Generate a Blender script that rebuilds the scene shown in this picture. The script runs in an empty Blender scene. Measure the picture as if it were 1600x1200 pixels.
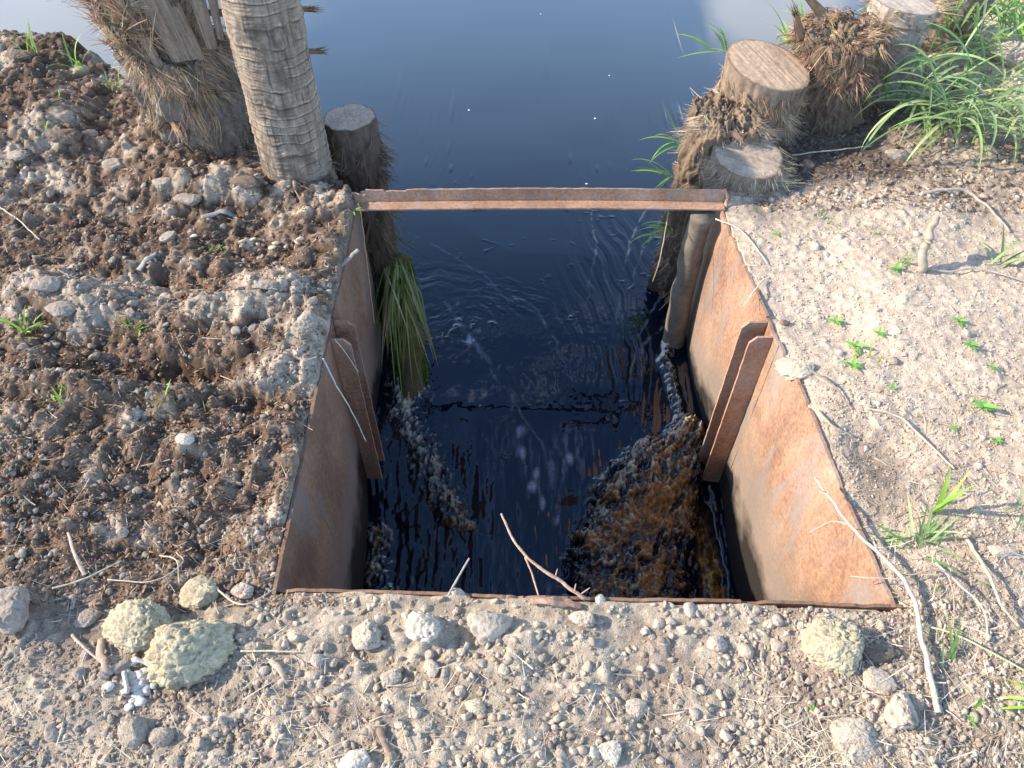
import bpy, math, random
import numpy as np
R = math.radians
rng = np.random.default_rng(7)
random.seed(7)
sc = bpy.context.scene
COL = sc.collection

# ------------------------------------------------------------------ camera
cam_d = bpy.data.cameras.new('camera'); cam = bpy.data.objects.new('camera', cam_d); COL.objects.link(cam)
cam.location = (0, 0, 1.5); cam.rotation_euler = (R(40), 0, 0)
cam_d.sensor_width = 36; cam_d.lens = 27; cam_d.clip_start = 0.02; cam_d.clip_end = 3000
sc.camera = cam
SP, CP = math.sin(R(50)), math.cos(R(50))
def at(u, v, z=0.0):
    """point of the place seen at photo pixel (u,v) when it lies at height z"""
    t = (v - 600) / 1200.0; dn = SP + CP * t; fw = CP - SP * t; d = 1.5 - z
    return ((u - 800) / 1200.0 / dn * d, fw / dn * d, z)
def pxm(v, z=0.0):
    """metres covered by one photo pixel there"""
    t = (v - 600) / 1200.0
    return (1.5 - z) / (SP + CP * t) / 1200.0

# ------------------------------------------------------------------ light
sc.view_settings.view_transform = 'Standard'; sc.view_settings.look = 'None'
sc.view_settings.exposure = 1.2; sc.view_settings.gamma = 1
SUN_EL = 28.5
sd = bpy.data.lights.new('sun', 'SUN'); sd.energy = 4.0; sd.angle = R(0.6); sd.color = (1.0, 0.90, 0.76)
sun = bpy.data.objects.new('sun', sd); COL.objects.link(sun)
from mathutils import Vector
trav = Vector((math.cos(R(SUN_EL)), -0.04, -math.sin(R(SUN_EL))))
sun.rotation_euler = trav.to_track_quat('-Z', 'Y').to_euler(); sun.location = (-6, 0, 4)
w = bpy.data.worlds.new('World'); sc.world = w; w.use_nodes = True
nt = w.node_tree; nt.nodes.clear(); L = nt.links
def N(t, **k):
    n = nt.nodes.new(t)
    for a, b in k.items(): setattr(n, a, b)
    return n
out = N('ShaderNodeOutputWorld'); bg = N('ShaderNodeBackground')
sky = N('ShaderNodeTexSky', sky_type='NISHITA'); sky.sun_disc = False
sky.sun_elevation = R(SUN_EL); sky.sun_rotation = R(-90); sky.air_density = 1.0; sky.dust_density = .5; sky.ozone_density = 3.5
tc = N('ShaderNodeTexCoord'); mp = N('ShaderNodeMapping'); mp.inputs['Scale'].default_value = (1, 1, 2.2)
no = N('ShaderNodeTexNoise'); no.inputs['Scale'].default_value = 2.6; no.inputs['Detail'].default_value = 8; no.inputs['Roughness'].default_value = 0.55
L.new(tc.outputs['Generated'], mp.inputs['Vector']); L.new(mp.outputs[0], no.inputs['Vector'])
def cloud_blob(az, el, r0, r1, amt):
    d = (math.sin(R(az)) * math.cos(R(el)), math.cos(R(az)) * math.cos(R(el)), math.sin(R(el)))
    dist = N('ShaderNodeVectorMath', operation='DISTANCE'); dist.inputs[1].default_value = d
    L.new(tc.outputs['Generated'], dist.inputs[0])
    mr = N('ShaderNodeMapRange'); mr.interpolation_type = 'SMOOTHSTEP'
    mr.inputs['From Min'].default_value = r1; mr.inputs['From Max'].default_value = r0
    mr.inputs['To Min'].default_value = 0; mr.inputs['To Max'].default_value = amt
    L.new(dist.outputs['Value'], mr.inputs['Value']); return mr.outputs[0]
def madd(a, b):
    m = N('ShaderNodeMath', operation='ADD')
    for i, s in enumerate((a, b)):
        if isinstance(s, (int, float)): m.inputs[i].default_value = s
        else: L.new(s, m.inputs[i])
    return m.outputs[0]
tot = madd(no.outputs['Fac'], cloud_blob(18.5, 21.5, 0.05, 0.12, 0.34))
tot = madd(tot, cloud_blob(-42, 22, 0.05, 0.75, 0.30))
ramp = N('ShaderNodeMapRange'); ramp.interpolation_type = 'SMOOTHSTEP'
ramp.inputs['From Min'].default_value = 0.58; ramp.inputs['From Max'].default_value = 0.90
ramp.inputs['To Min'].default_value = 0.0; ramp.inputs['To Max'].default_value = 0.8
L.new(tot, ramp.inputs['Value'])
mix = N('ShaderNodeMixRGB'); L.new(ramp.outputs[0], mix.inputs['Fac']); L.new(sky.outputs[0], mix.inputs['Color1'])
mix.inputs['Color2'].default_value = (15.5, 16.5, 18.0, 1)
tint = N('ShaderNodeMixRGB', blend_type='MULTIPLY'); tint.inputs['Fac'].default_value = 1; tint.inputs['Color2'].default_value = (.92, 1.03, 1.18, 1); L.new(sky.outputs[0], tint.inputs['Color1'])
sxyz = N('ShaderNodeSeparateXYZ'); L.new(tc.outputs['Generated'], sxyz.inputs[0])
hz = N('ShaderNodeMapRange'); hz.interpolation_type = 'SMOOTHSTEP'; L.new(sxyz.outputs['Z'], hz.inputs['Value'])
hz.inputs['From Min'].default_value = .74; hz.inputs['From Max'].default_value = .38; hz.inputs['To Min'].default_value = 0; hz.inputs['To Max'].default_value = .60
hmx = N('ShaderNodeMixRGB'); L.new(hz.outputs[0], hmx.inputs['Fac']); L.new(tint.outputs[0], hmx.inputs['Color1']); hmx.inputs['Color2'].default_value = (7.2, 11.0, 16.5, 1); L.new(hmx.outputs[0], mix.inputs['Color1'])
L.new(mix.outputs[0], bg.inputs['Color']); bg.inputs['Strength'].default_value = 0.11
L.new(bg.outputs[0], out.inputs['Surface'])

# ------------------------------------------------------------------ numpy noise
_perm = rng.permutation(256).astype(np.int64); _perm = np.concatenate([_perm, _perm, _perm])
_val = rng.uniform(-1, 1, 256)
def vn(p, seed=0):
    p = np.asarray(p, float)
    i = np.floor(p).astype(np.int64); f = p - i; f = f * f * f * (f * (f * 6 - 15) + 10)
    i = i + seed * 17
    x, y, z = i[..., 0] & 255, i[..., 1] & 255, i[..., 2] & 255
    def h(a, b, c): return _val[_perm[_perm[_perm[a & 255] + (b & 255)] + (c & 255)]]
    fx, fy, fz = f[..., 0], f[..., 1], f[..., 2]
    def lx(b, c): 
        a0 = h(x, b, c); return a0 + (h(x + 1, b, c) - a0) * fx
    l00 = lx(y, z); l10 = lx(y + 1, z); l01 = lx(y, z + 1); l11 = lx(y + 1, z + 1)
    a = l00 + (l10 - l00) * fy; b = l01 + (l11 - l01) * fy
    return a + (b - a) * fz
def fbm(p, o=4, g=0.5, seed=0, lac=2.03):
    s = 0; a = 1; t = 0; p = np.asarray(p, float)
    for k in range(o):
        s = s + a * vn(p, seed + k * 3); t += a; a *= g; p = p * lac + 11.3
    return s / t
def n2(x, y, s, o=4, g=0.5, seed=0, sy=None):
    sy = sy or s
    return fbm(np.stack([x * s, y * sy, np.full_like(x, seed * 1.37)], -1), o, g, seed)
def worley(x, y, s, seed=0):
    """F1, F2 in cell units, random id"""
    X = x * s; Y = y * s; ix = np.floor(X).astype(np.int64); iy = np.floor(Y).astype(np.int64)
    f1 = np.full(X.shape, 9.0); f2 = np.full(X.shape, 9.0); idv = np.zeros(X.shape)
    for dx in (-1, 0, 1):
        for dy in (-1, 0, 1):
            cx = ix + dx; cy = iy + dy
            a = _perm[_perm[(cx + seed * 31) & 255] + (cy & 255)]
            px = cx + (_val[a] * .5 + .5); py = cy + (_val[_perm[a + 7]] * .5 + .5)
            d = np.hypot(X - px, Y - py); m = d < f1
            f2 = np.where(m, f1, np.minimum(f2, d)); idv = np.where(m, _val[_perm[a + 91]], idv); f1 = np.where(m, d, f1)
    return f1, f2, idv
def s5(x, a, b):
    t = np.clip((x - a) / (b - a), 0, 1); return t ** 4 * (35 - 84 * t + 70 * t * t - 20 * t ** 3)
def ss(x, a, b):
    t = np.clip((x - a) / (b - a), 0, 1); return t * t * (3 - 2 * t)

# ------------------------------------------------------------------ mesh helpers
def make_mesh(name, V, F, col=None, smooth=True, extra=None):
    V = np.asarray(V, np.float32); me = bpy.data.meshes.new(name)
    Fs = F if isinstance(F, list) else [F]
    Fs = [np.asarray(f, np.int32) for f in Fs if len(f)]
    me.vertices.add(len(V)); me.vertices.foreach_set('co', V.ravel())
    loops = np.concatenate([f.ravel() for f in Fs]); tot = np.concatenate([np.full(len(f), f.shape[1], np.int32) for f in Fs])
    st = np.concatenate([[0], np.cumsum(tot)[:-1]]).astype(np.int32)
    me.loops.add(len(loops)); me.loops.foreach_set('vertex_index', loops)
    me.polygons.add(len(tot)); me.polygons.foreach_set('loop_start', st)
    me.polygons.foreach_set('use_smooth', np.full(len(tot), smooth))
    if col is not None:
        a = me.color_attributes.new('col', 'FLOAT_COLOR', 'POINT')
        c = np.ones((len(V), 4), np.float32); c[:, :3] = col; a.data.foreach_set('color', c.ravel())
    if extra is not None:
        for k, v in extra.items():
            a = me.attributes.new(k, 'FLOAT', 'POINT'); a.data.foreach_set('value', np.asarray(v, np.float32))
    me.update(calc_edges=True); me.validate()
    return me
def obj(name, me, mat, parent=None, loc=(0, 0, 0), rot=(0, 0, 0), scale=(1, 1, 1)):
    o = bpy.data.objects.new(name, me); COL.objects.link(o)
    if me is not None and mat is not None and not me.materials: me.materials.append(mat)
    o.parent = parent; o.location = loc; o.rotation_euler = rot; o.scale = scale
    return o
def tag(o, label=None, cat=None, group=None, kind=None):
    if label: o['label'] = label
    if cat: o['category'] = cat
    if group: o['group'] = group
    if kind: o['kind'] = kind
    return o
def empty(name, loc):
    o = bpy.data.objects.new(name, None); COL.objects.link(o); o.location = loc; o.empty_display_size = .05
    return o
def grid_faces(nu, nv, wrap=False):
    """verts indexed i*nu+j, i<nv rows; wrap along u"""
    j = np.arange(nu if wrap else nu - 1); i = np.arange(nv - 1); J, I = np.meshgrid(j, i)
    a = I * nu + J; b = I * nu + (J + 1) % nu; c = (I + 1) * nu + (J + 1) % nu; d = (I + 1) * nu + J
    return np.stack([a, b, c, d], -1).reshape(-1, 4)
class Acc:
    def __init__(s): s.V = []; s.Q = []; s.T = []; s.C = []; s.n = 0
    def add(s, V, Q=None, T=None, C=(1, 1, 1)):
        V = np.asarray(V, float).reshape(-1, 3); s.V.append(V)
        if Q is not None: s.Q.append(np.asarray(Q) + s.n)
        if T is not None: s.T.append(np.asarray(T) + s.n)
        s.C.append(np.broadcast_to(np.asarray(C, float), V.shape)); s.n += len(V)
    def mesh(s, name, smooth=True):
        F = []
        if s.Q: F.append(np.concatenate(s.Q))
        if s.T: F.append(np.concatenate(s.T))
        return make_mesh(name, np.concatenate(s.V), F, np.concatenate(s.C), smooth)
def frame_of(d):
    d = np.asarray(d, float); d = d / np.linalg.norm(d); a = np.array([0, 0, 1.]) if abs(d[2]) < .9 else np.array([1., 0, 0])
    u = np.cross(d, a); u /= np.linalg.norm(u); return u, np.cross(d, u)
def smooth_path(P, n):
    P = np.asarray(P, float)
    if len(P) == 2: return P[0] + (P[1] - P[0]) * np.linspace(0, 1, n)[:, None]
    k = len(P); Pe = np.vstack([2 * P[0] - P[1], P, 2 * P[-1] - P[-2]]); t = np.linspace(0, k - 1 - 1e-6, n); i = t.astype(int); f = (t - i)[:, None]
    a, b, c, d = Pe[i], Pe[i + 1], Pe[i + 2], Pe[i + 3]
    return .5 * ((2 * b) + (-a + c) * f + (2 * a - 5 * b + 4 * c - d) * f ** 2 + (-a + 3 * b - 3 * c + d) * f ** 3)
def tube(acc, P, r0, r1, n=24, seg=8, C=(1, 1, 1), rough=0.12, seed=0, flat=1.0, caps=True):
    P = smooth_path(P, n); P = P + .55 * max(r0, r1) * np.stack([vn(P * 38 + q, seed) for q in (1.3, 5.1, 9.7)], -1) * (r0 < .02); T = np.gradient(P, axis=0); V = []; 
    for k in range(n):
        u, v = frame_of(T[k]); r = r0 + (r1 - r0) * k / (n - 1); a = np.arange(seg) * 2 * np.pi / seg
        ring = P[k] + (np.cos(a)[:, None] * u + np.sin(a)[:, None] * v * flat) * r
        V.append(ring)
    V = np.array(V); d = V - P[:, None, :]; q = V.reshape(-1, 3)
    nz = vn(q * (0.6 / max(r0, 1e-4)), seed).reshape(n, seg); V = P[:, None, :] + d * (1 + rough * nz[..., None])
    cc = np.asarray(C, float); cols = np.clip(cc * (1 + .25 * vn(q * (1.3 / max(r0, 1e-4)), seed + 5))[:, None], 0, 1)
    V = V.reshape(-1, 3); Q = grid_faces(seg, n, True)
    if caps:
        e = len(V); V = np.vstack([V, P[0], P[-1]]); cols = np.vstack([cols, cc * .9, cc * .9]); T2 = []
        for j in range(seg):
            T2.append((e, (j + 1) % seg, j)); T2.append((e + 1, (n - 1) * seg + j, (n - 1) * seg + (j + 1) % seg))
        acc.add(V, Q, T2, cols)
    else: acc.add(V, Q, None, cols)
def ribbons(acc, P0, D, length, width, curl, C, seg=3, Nrm=None):
    """many thin fibre ribbons at once. P0,D (n,3); length,width (n,); curl (n,3)"""
    n = len(P0); D = D / np.linalg.norm(D, axis=1, keepdims=True)
    if Nrm is None: Nrm = rng.normal(size=(n, 3))
    S = np.cross(D, Nrm); S /= (np.linalg.norm(S, axis=1, keepdims=True) + 1e-9)
    k = np.linspace(0, 1, seg + 1)
    c = P0[:, None] + D[:, None] * (length[:, None] * k)[..., None] + curl[:, None] * (k ** 2)[None, :, None]
    wd = width[:, None] * (1 - .75 * k[None] ** 1.5)
    a = c + S[:, None] * wd[..., None] * .5; b = c - S[:, None] * wd[..., None] * .5
    V = np.stack([a, b], 2).reshape(-1, 3)
    base = (np.arange(n) * (seg + 1) * 2)[:, None]; s = np.arange(seg)[None] * 2
    Q = np.stack([base + s, base + s + 1, base + s + 3, base + s + 2], -1).reshape(-1, 4)
    acc.add(V, Q, None, np.repeat(C, (seg + 1) * 2, 0))
def jit(n, c, s=.25):
    c = np.asarray(c, float); return np.clip(c * (1 + rng.normal(0, s, (n, 1))) * (1 + rng.normal(0, .06, (n, 3))), 0.005, .8)

# ------------------------------------------------------------------ materials
def newmat(name):
    m = bpy.data.materials.new(name); m.use_nodes = True; t = m.node_tree
    b = t.nodes['Principled BSDF']; return m, t, b
def mn(t, ty, **k):
    n = t.nodes.new(ty)
    for a, v in k.items():
        if a in n.inputs: n.inputs[a].default_value = v
        else: setattr(n, a, v)
    return n
def noise_bump(t, b, specs):
    """specs: (scale, detail, strength, distance)"""
    tcn = mn(t, 'ShaderNodeNewGeometry'); prev = None
    for s, d, st, dist in specs:
        nn = mn(t, 'ShaderNodeTexNoise', Scale=s, Detail=d, Roughness=.65); t.links.new(tcn.outputs['Position'], nn.inputs['Vector'])
        bp = mn(t, 'ShaderNodeBump', Strength=st, Distance=dist); t.links.new(nn.outputs['Fac'], bp.inputs['Height'])
        if prev: t.links.new(prev.outputs[0], bp.inputs['Normal'])
        prev = bp
    t.links.new(prev.outputs[0], b.inputs['Normal'])
def mulnoise(t, src, scale, lo, hi, detail=6, coords=None, stretch=None):
    g = coords or mn(t, 'ShaderNodeNewGeometry').outputs['Position']
    if stretch:
        mpn = mn(t, 'ShaderNodeMapping', Scale=stretch); t.links.new(g, mpn.inputs['Vector']); g = mpn.outputs[0]
    nn = mn(t, 'ShaderNodeTexNoise', Scale=scale, Detail=detail, Roughness=.6); t.links.new(g, nn.inputs['Vector'])
    mr = mn(t, 'ShaderNodeMapRange'); mr.inputs['From Min'].default_value = .3; mr.inputs['From Max'].default_value = .7
    mr.inputs['To Min'].default_value = lo; mr.inputs['To Max'].default_value = hi; t.links.new(nn.outputs['Fac'], mr.inputs['Value'])
    mx = mn(t, 'ShaderNodeMixRGB', blend_type='MULTIPLY'); mx.inputs['Fac'].default_value = 1
    t.links.new(src, mx.inputs['Color1']); t.links.new(mr.outputs[0], mx.inputs['Color2']); return mx.outputs[0]
def attr_mat(name, rough=.95, bumps=((180, 4, .6, .004),), noises=((120, .72, 1.25), (900, .75, 1.25)), spec=.15, transl=0):
    m, t, b = newmat(name); a = mn(t, 'ShaderNodeAttribute', attribute_name='col'); src = a.outputs['Color']
    for s, lo, hi in noises: src = mulnoise(t, src, s, lo, hi)
    t.links.new(src, b.inputs['Base Color']); b.inputs['Roughness'].default_value = rough; b.inputs['Specular IOR Level'].default_value = spec
    if bumps: noise_bump(t, b, bumps)
    if transl:
        tr = mn(t, 'ShaderNodeBsdfTranslucent'); t.links.new(src, tr.inputs['Color']); ms = mn(t, 'ShaderNodeMixShader'); ms.inputs[0].default_value = transl
        o = t.nodes['Material Output']; t.links.new(b.outputs[0], ms.inputs[1]); t.links.new(tr.outputs[0], ms.inputs[2]); t.links.new(ms.outputs[0], o.inputs['Surface'])
    return m
M_soil = attr_mat('soil', bumps=((70, 5, .5, .008), (350, 4, .8, .003)), noises=((60, .75, 1.25), (420, .65, 1.35)), spec=.1)
M_clod = attr_mat('clod_earth', bumps=((60, 5, .6, .008), (350, 4, .7, .0025)), noises=((45, .82, 1.15), (500, .75, 1.2)), spec=.1)
M_fibre = attr_mat('palm_fibre', bumps=None, noises=((90, .75, 1.2),), spec=.15)
M_litter = attr_mat('dry_litter', bumps=None, noises=((300, .8, 1.2),), spec=.2)
M_wood = attr_mat('dead_wood', bumps=((400, 4, .5, .002),), noises=((70, .8, 1.2), (700, .75, 1.2)), spec=.2)
M_bark = attr_mat('palm_bark', bumps=((220, 5, .6, .003), (900, 3, .5, .0015)), noises=((40, .8, 1.2), (500, .75, 1.2)), spec=.15)
M_leaf = attr_mat('grass_leaf', rough=.5, bumps=None, noises=((60, .85, 1.15),), spec=.35, transl=.35)
M_moss = attr_mat('moss', rough=.9, bumps=None, noises=((150, .6, 1.3),), spec=.2, transl=.15)

# rusty steel: colour from where the sheet rusts and from the tide line on it
def rust(name, wet=True, tone=1.0):
    m, t, b = newmat(name); g = mn(t, 'ShaderNodeNewGeometry').outputs['Position']
    def nz(s, d, st=None, r=.6):
        v = g
        if st: q = mn(t, 'ShaderNodeMapping', Scale=st); t.links.new(g, q.inputs['Vector']); v = q.outputs[0]
        n = mn(t, 'ShaderNodeTexNoise', Scale=s, Detail=d, Roughness=r); t.links.new(v, n.inputs['Vector']); return n.outputs['Fac']
    def ramp(v, stops):
        r = mn(t, 'ShaderNodeValToRGB'); t.links.new(v, r.inputs[0]); e = r.color_ramp.elements
        while len(e) < len(stops): e.new(.5)
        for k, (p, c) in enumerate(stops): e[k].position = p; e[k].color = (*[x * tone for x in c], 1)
        return r.outputs[0]
    def mixc(f, a, c):
        x = mn(t, 'ShaderNodeMixRGB')
        if isinstance(f, float): x.inputs[0].default_value = f
        else: t.links.new(f, x.inputs[0])
        for k, s in ((1, a), (2, c)):
            if isinstance(s, tuple): x.inputs[k].default_value = (*s, 1)
            else: t.links.new(s, x.inputs[k])
        return x.outputs[0]
    def mrange(v, a, b_, lo=0, hi=1):
        q = mn(t, 'ShaderNodeMapRange'); q.inputs['From Min'].default_value = a; q.inputs['From Max'].default_value = b_
        q.inputs['To Min'].default_value = lo; q.inputs['To Max'].default_value = hi; t.links.new(v, q.inputs['Value']); return q.outputs[0]
    base = ramp(nz(5.5, 8, (1, 1, .55)), [(.30, (.16, .085, .058)), (.44, (.30, .165, .095)), (.56, (.41, .245, .15)), (.70, (.44, .325, .235))])
    fine = ramp(nz(90, 6), [(.35, (.15, .072, .045)), (.6, (.47, .28, .185))])
    c = mixc(.38, base, fine); blot = mrange(nz(3.2, 9, (1, 1, .7), .7), .50, .64, 0, .62); c = mixc(blot, c, (.17 * tone, .095 * tone, .065 * tone)); drip = mrange(nz(16, 7, (1, 1, .10), .7), .54, .68, 0, .5); c = mixc(drip, c, (.19 * tone, .12 * tone, .085 * tone))
    speck = mrange(nz(330, 3), .60, .68); c = mixc(speck, c, (.12 * tone, .06 * tone, .04 * tone))
    grey = mrange(nz(9, 6, (1, 1, .35)), .54, .66, 0, .6); c = mixc(grey, c, (.25 * tone, .22 * tone, .20 * tone))
    rgh = .8
    if wet:
        sx = mn(t, 'ShaderNodeSeparateXYZ'); t.links.new(g, sx.inputs[0]); wob = mrange(nz(4, 5), .3, .7, -.09, .09)
        ad = mn(t, 'ShaderNodeMath', operation='ADD'); t.links.new(sx.outputs['Z'], ad.inputs[0]); t.links.new(wob, ad.inputs[1])
        mud = mrange(ad.outputs[0], -.27, -.44, 0, .75); c = mixc(mud, c, (.20, .165, .135))
        wt = mrange(ad.outputs[0], -.50, -.60); c = mixc(wt, c, (.022, .018, .014))
    t.links.new(c, b.inputs['Base Color']); b.inputs['Roughness'].default_value = rgh; b.inputs['Specular IOR Level'].default_value = .25
    noise_bump(t, b, ((60, 6, .35, .004), (350, 4, .5, .0015)))
    return m
M_rust = rust('rusty_steel'); M_rust_bar = rust('rusty_bar_steel', wet=False, tone=1.12); M_rust_dark = rust('darker_rusty_steel', tone=.66)  # darker copy of the rust: left wall's shade toned in, also on end plate

# water: one dark clear-surfaced liquid, the attribute mixes in beaten foam and painted pale sky reflections
def water_mat():
    m, t, b = newmat('peat_water'); b.inputs['Base Color'].default_value = (.0015, .005, .013, 1)
    b.inputs['Roughness'].default_value = .02; b.inputs['IOR'].default_value = 1.39; b.inputs['Specular IOR Level'].default_value = .95
    a = mn(t, 'ShaderNodeAttribute', attribute_name='col'); f = mn(t, 'ShaderNodeAttribute', attribute_name='foam_glint')
    b2 = mn(t, 'ShaderNodeBsdfPrincipled'); b2.inputs['Roughness'].default_value = .38; b2.inputs['IOR'].default_value = 1.34
    src = mulnoise(t, a.outputs['Color'], 160, .45, 1.5); t.links.new(src, b2.inputs['Base Color'])
    ms = mn(t, 'ShaderNodeMixShader'); t.links.new(f.outputs['Fac'], ms.inputs[0]); t.links.new(b.outputs[0], ms.inputs[1]); t.links.new(b2.outputs[0], ms.inputs[2])
    t.links.new(ms.outputs[0], t.nodes['Material Output'].inputs['Surface'])
    return m
M_water = water_mat()

# ------------------------------------------------------------------ the box plan
ZW = -0.62
BL_F, BL_N = (-0.488, 2.0), (-0.492, 0.70)       # left wall far, near
BR_F, BR_N = (0.655, 2.0), (0.775, 0.667)        # right wall far, near
def xl(y): return BL_N[0] + (BL_F[0] - BL_N[0]) * (y - BL_N[1]) / (BL_F[1] - BL_N[1])
def xr(y): return BR_N[0] + (BR_F[0] - BR_N[0]) * (y - BR_N[1]) / (BR_F[1] - BR_N[1])
def ynear(x): return BL_N[1] + (BR_N[1] - BL_N[1]) * (x - BL_N[0]) / (BR_N[0] - BL_N[0]) - .004

# ------------------------------------------------------------------ ground
def axis(lo, hi, step, far_lo, far_hi, g=1.16):
    a = list(np.arange(lo, hi, step)); s = step; x = a[-1]
    while x < far_hi: s *= g; x += s; a.append(x)
    s = step; x = a[0]; b = []
    while x > far_lo: s *= g; x -= s; b.append(x)
    return np.array(b[::-1] + a)
gx = axis(-2.35, 2.45, .0055, -60, 60); gy = axis(.28, 3.45, .0055, -40, 60)
GX, GY = np.meshgrid(gx, gy)
ex = np.array([-60, -4, -2.07, -1.61, -1.36, -1.05, -.80, -.56, -.49, .66, .74, 1.0, 1.3, 1.75, 2.5, 5, 60])
ey = np.array([4.5, 4.0, 3.08, 2.84, 2.66, 2.50, 2.32, 2.10, 2.0, 2.0, 2.18, 2.55, 2.86, 3.2, 3.7, 5.0, 6])
def blobs(x, y, lst):
    s = np.zeros_like(x)
    for b in lst:
        u, v, ru, rv, a = b; cx, cy, _ = at(u, v); k = pxm(v); _, y1, _ = at(u, v - rv); sy = max(abs(y1 - cy), .01); sx = ru * k
        s += a * np.exp(-((x - cx) / sx) ** 2 - ((y - cy) / sy) ** 2)
    return s
H_BLOBS = [ # u,v,ru,rv,height
    (80, 110, 110, 40, .06), (60, 200, 150, 60, .05), (300, 270, 90, 40, .03), (130, 480, 90, 28, .05), (60, 450, 50, 25, .03), (430, 470, 60, 35, .045),
    (480, 520, 30, 30, .03), (330, 500, 90, 28, .03), (430, 590, 60, 22, .035), (250, 580, 150, 18, -.05), (390, 630, 60, 20, -.035), (160, 540, 60, 18, -.03), (150, 620, 120, 22, .035),
    (300, 690, 30, 20, .02), (210, 760, 90, 40, -.015), (290, 850, 160, 30, -.02), (380, 780, 60, 50, -.02), (100, 220, 40, 22, .03), (260, 225, 40, 25, .03), (370, 300, 90, 22, .03), (200, 340, 60, 20, -.02),
    (240, 440, 90, 14, -.02), (1550, 120, 70, 40, .09), (1420, 200, 60, 40, .02), (1300, 230, 60, 30, -.02), (1340, 800, 60, 80, -.015), (1370, 700, 60, 30, -.015), (1560, 880, 60, 30, .02),
    (640, 980, 200, 30, .012), (1300, 990, 60, 30, .01), (880, 990, 60, 25, .01), (300, 1010, 100, 50, .01), (30, 930, 60, 60, .02), (100, 1110, 120, 60, .012), (800, 1150, 160, 40, .01),
    (400, 400, 60, 15, -.012), (520, 400, 30, 30, .012), (170, 100, 60, 20, .03)]
def ground_parts(x, y):
    ye = np.interp(x, ex, ey) + .03 * n2(x, y, 6, 3, seed=3)
    left = ss(-x, .40, .56); right = ss(x, .60, .75) * ss(y, .45, .72)
    front = np.clip(1 - left * ss(y, .62, .74) - right, 0, 1)
    # distance to the box walls
    inside = (x > xl(y) - .006) & (x < xr(y) + .006) & (y > ynear(x) - .004)
    dxl = np.where(y > .69, np.abs(x - xl(y)), np.hypot(x - BL_N[0], y - .69)); dxr = np.where(y > .66, np.abs(x - xr(y)), np.hypot(x - BR_N[0], y - .66))
    dn = np.where((x > -.5) & (x < .78), np.abs(y - ynear(x)), 9.0); dbox = np.minimum(np.minimum(dxl, dxr), dn)
    rough = .95 * left * ss(y, .55, .9) + .14 * right + .55 * front + .25 * right * ss(y, 2.0, 2.2)
    wx = x + .02 * n2(x, y, 14, 3, seed=21); wy = y + .02 * n2(x, y, 14, 3, seed=22)
    big = n2(x, y, 2.6, 3, seed=1) * .028
    f1, f2, i1 = worley(wx, wy, 11, 1); lump = (1 - ss(f1, 0, .75)) * (.5 + .5 * i1)
    f1b, f2b, i2 = worley(wx + .010 * n2(x, y, 50, 3, seed=25), wy + .010 * n2(x, y, 50, 3, seed=26), 28, 2); lump2 = (1 - ss(f1b, .1, .7)) * (.5 + .5 * i2)
    vx = wx + .006 * n2(x, y, 85, 2, seed=23); vy = wy + .006 * n2(x, y, 85, 2, seed=24); f1c, f2c, i3 = worley(vx, vy, 75, 3); lump3 = (1 - ss(f1c, 0, .8)) * (.4 + .6 * i3)
    fine = n2(x, y, 60, 3, .6, seed=5)
    ridge = 1 - np.abs(n2(wx, wy, 9, 4, .55, seed=9)) * 2.2
    patch = ss(n2(x, y, 3.2, 3, seed=31), -.25, .35)
    h = big * (1 + .5 * left) + lump * .030 * rough * patch + lump2 * .012 * (.35 + rough) * (1 - .75 * front * ss(n2(x, y, 6, 3, seed=35), -.15, .25)) + lump3 * .0045 * (.4 + rough * .8) * (1 - .6 * front * ss(n2(x, y, 9, 3, seed=36), -.2, .3)) + fine * .0035 * (.5 + rough) + ridge * .022 * left * ss(y, .6, .9)
    # clustered gravelly clods near the front edge
    h += front * lump * .010 * ss(n2(x, y, 5, 3, seed=33), 0, .4)
    hb = blobs(x, y, H_BLOBS) * (1.25 + .2 * left)
    h = h + hb
    rim = ss(dbox, 0, .10)
    h = h * (.35 + .65 * rim + .5 * (1 - rim) * left) - .008 * (1 - ss(dbox, 0, .05)) * (1 - front)
    # soil heaped slightly over the left plate
    h += left * .030 * (1 - ss(np.abs(dxl - .025), 0, .05)) * (.5 + n2(x, y, 12, 3, seed=41)) * ss(y, .8, .95)
    h += front * (.018 * (1 - ss(dn, 0, .06)) * (.55 + 1.3 * n2(x, y, 11, 4, seed=42)) * (1 - .7 * ss(x, .25, .6)))
    # bank beyond
    over = y - ye
    h = np.where(over > 0, h - np.minimum(over * 2.4, 1.15) + .05 * n2(x, y, 12, 4, seed=44) * ss(over, 0, .1), h)
    h = np.where(inside | ((x > -.49) & (x < .66) & (y > 1.9)), -1.35, h)
    return h, dict(left=left, right=right, front=front, lump=lump, lump2=lump2, lump3=lump3, fine=fine, ridge=ridge, dbox=dbox, over=over, hb=hb, rough=rough, i2=i2, i3=i3, i1=i1)
GH, gp = ground_parts(GX, GY)
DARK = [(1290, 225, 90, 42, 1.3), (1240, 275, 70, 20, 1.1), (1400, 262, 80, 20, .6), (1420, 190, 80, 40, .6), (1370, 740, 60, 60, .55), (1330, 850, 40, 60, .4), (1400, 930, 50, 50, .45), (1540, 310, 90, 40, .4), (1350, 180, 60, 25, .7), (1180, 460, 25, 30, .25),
        (1200, 330, 60, 20, .5), (1580, 230, 60, 40, .6), (1500, 900, 60, 60, .3), (1460, 1080, 60, 60, .25), (1390, 1010, 40, 30, .5)]
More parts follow.
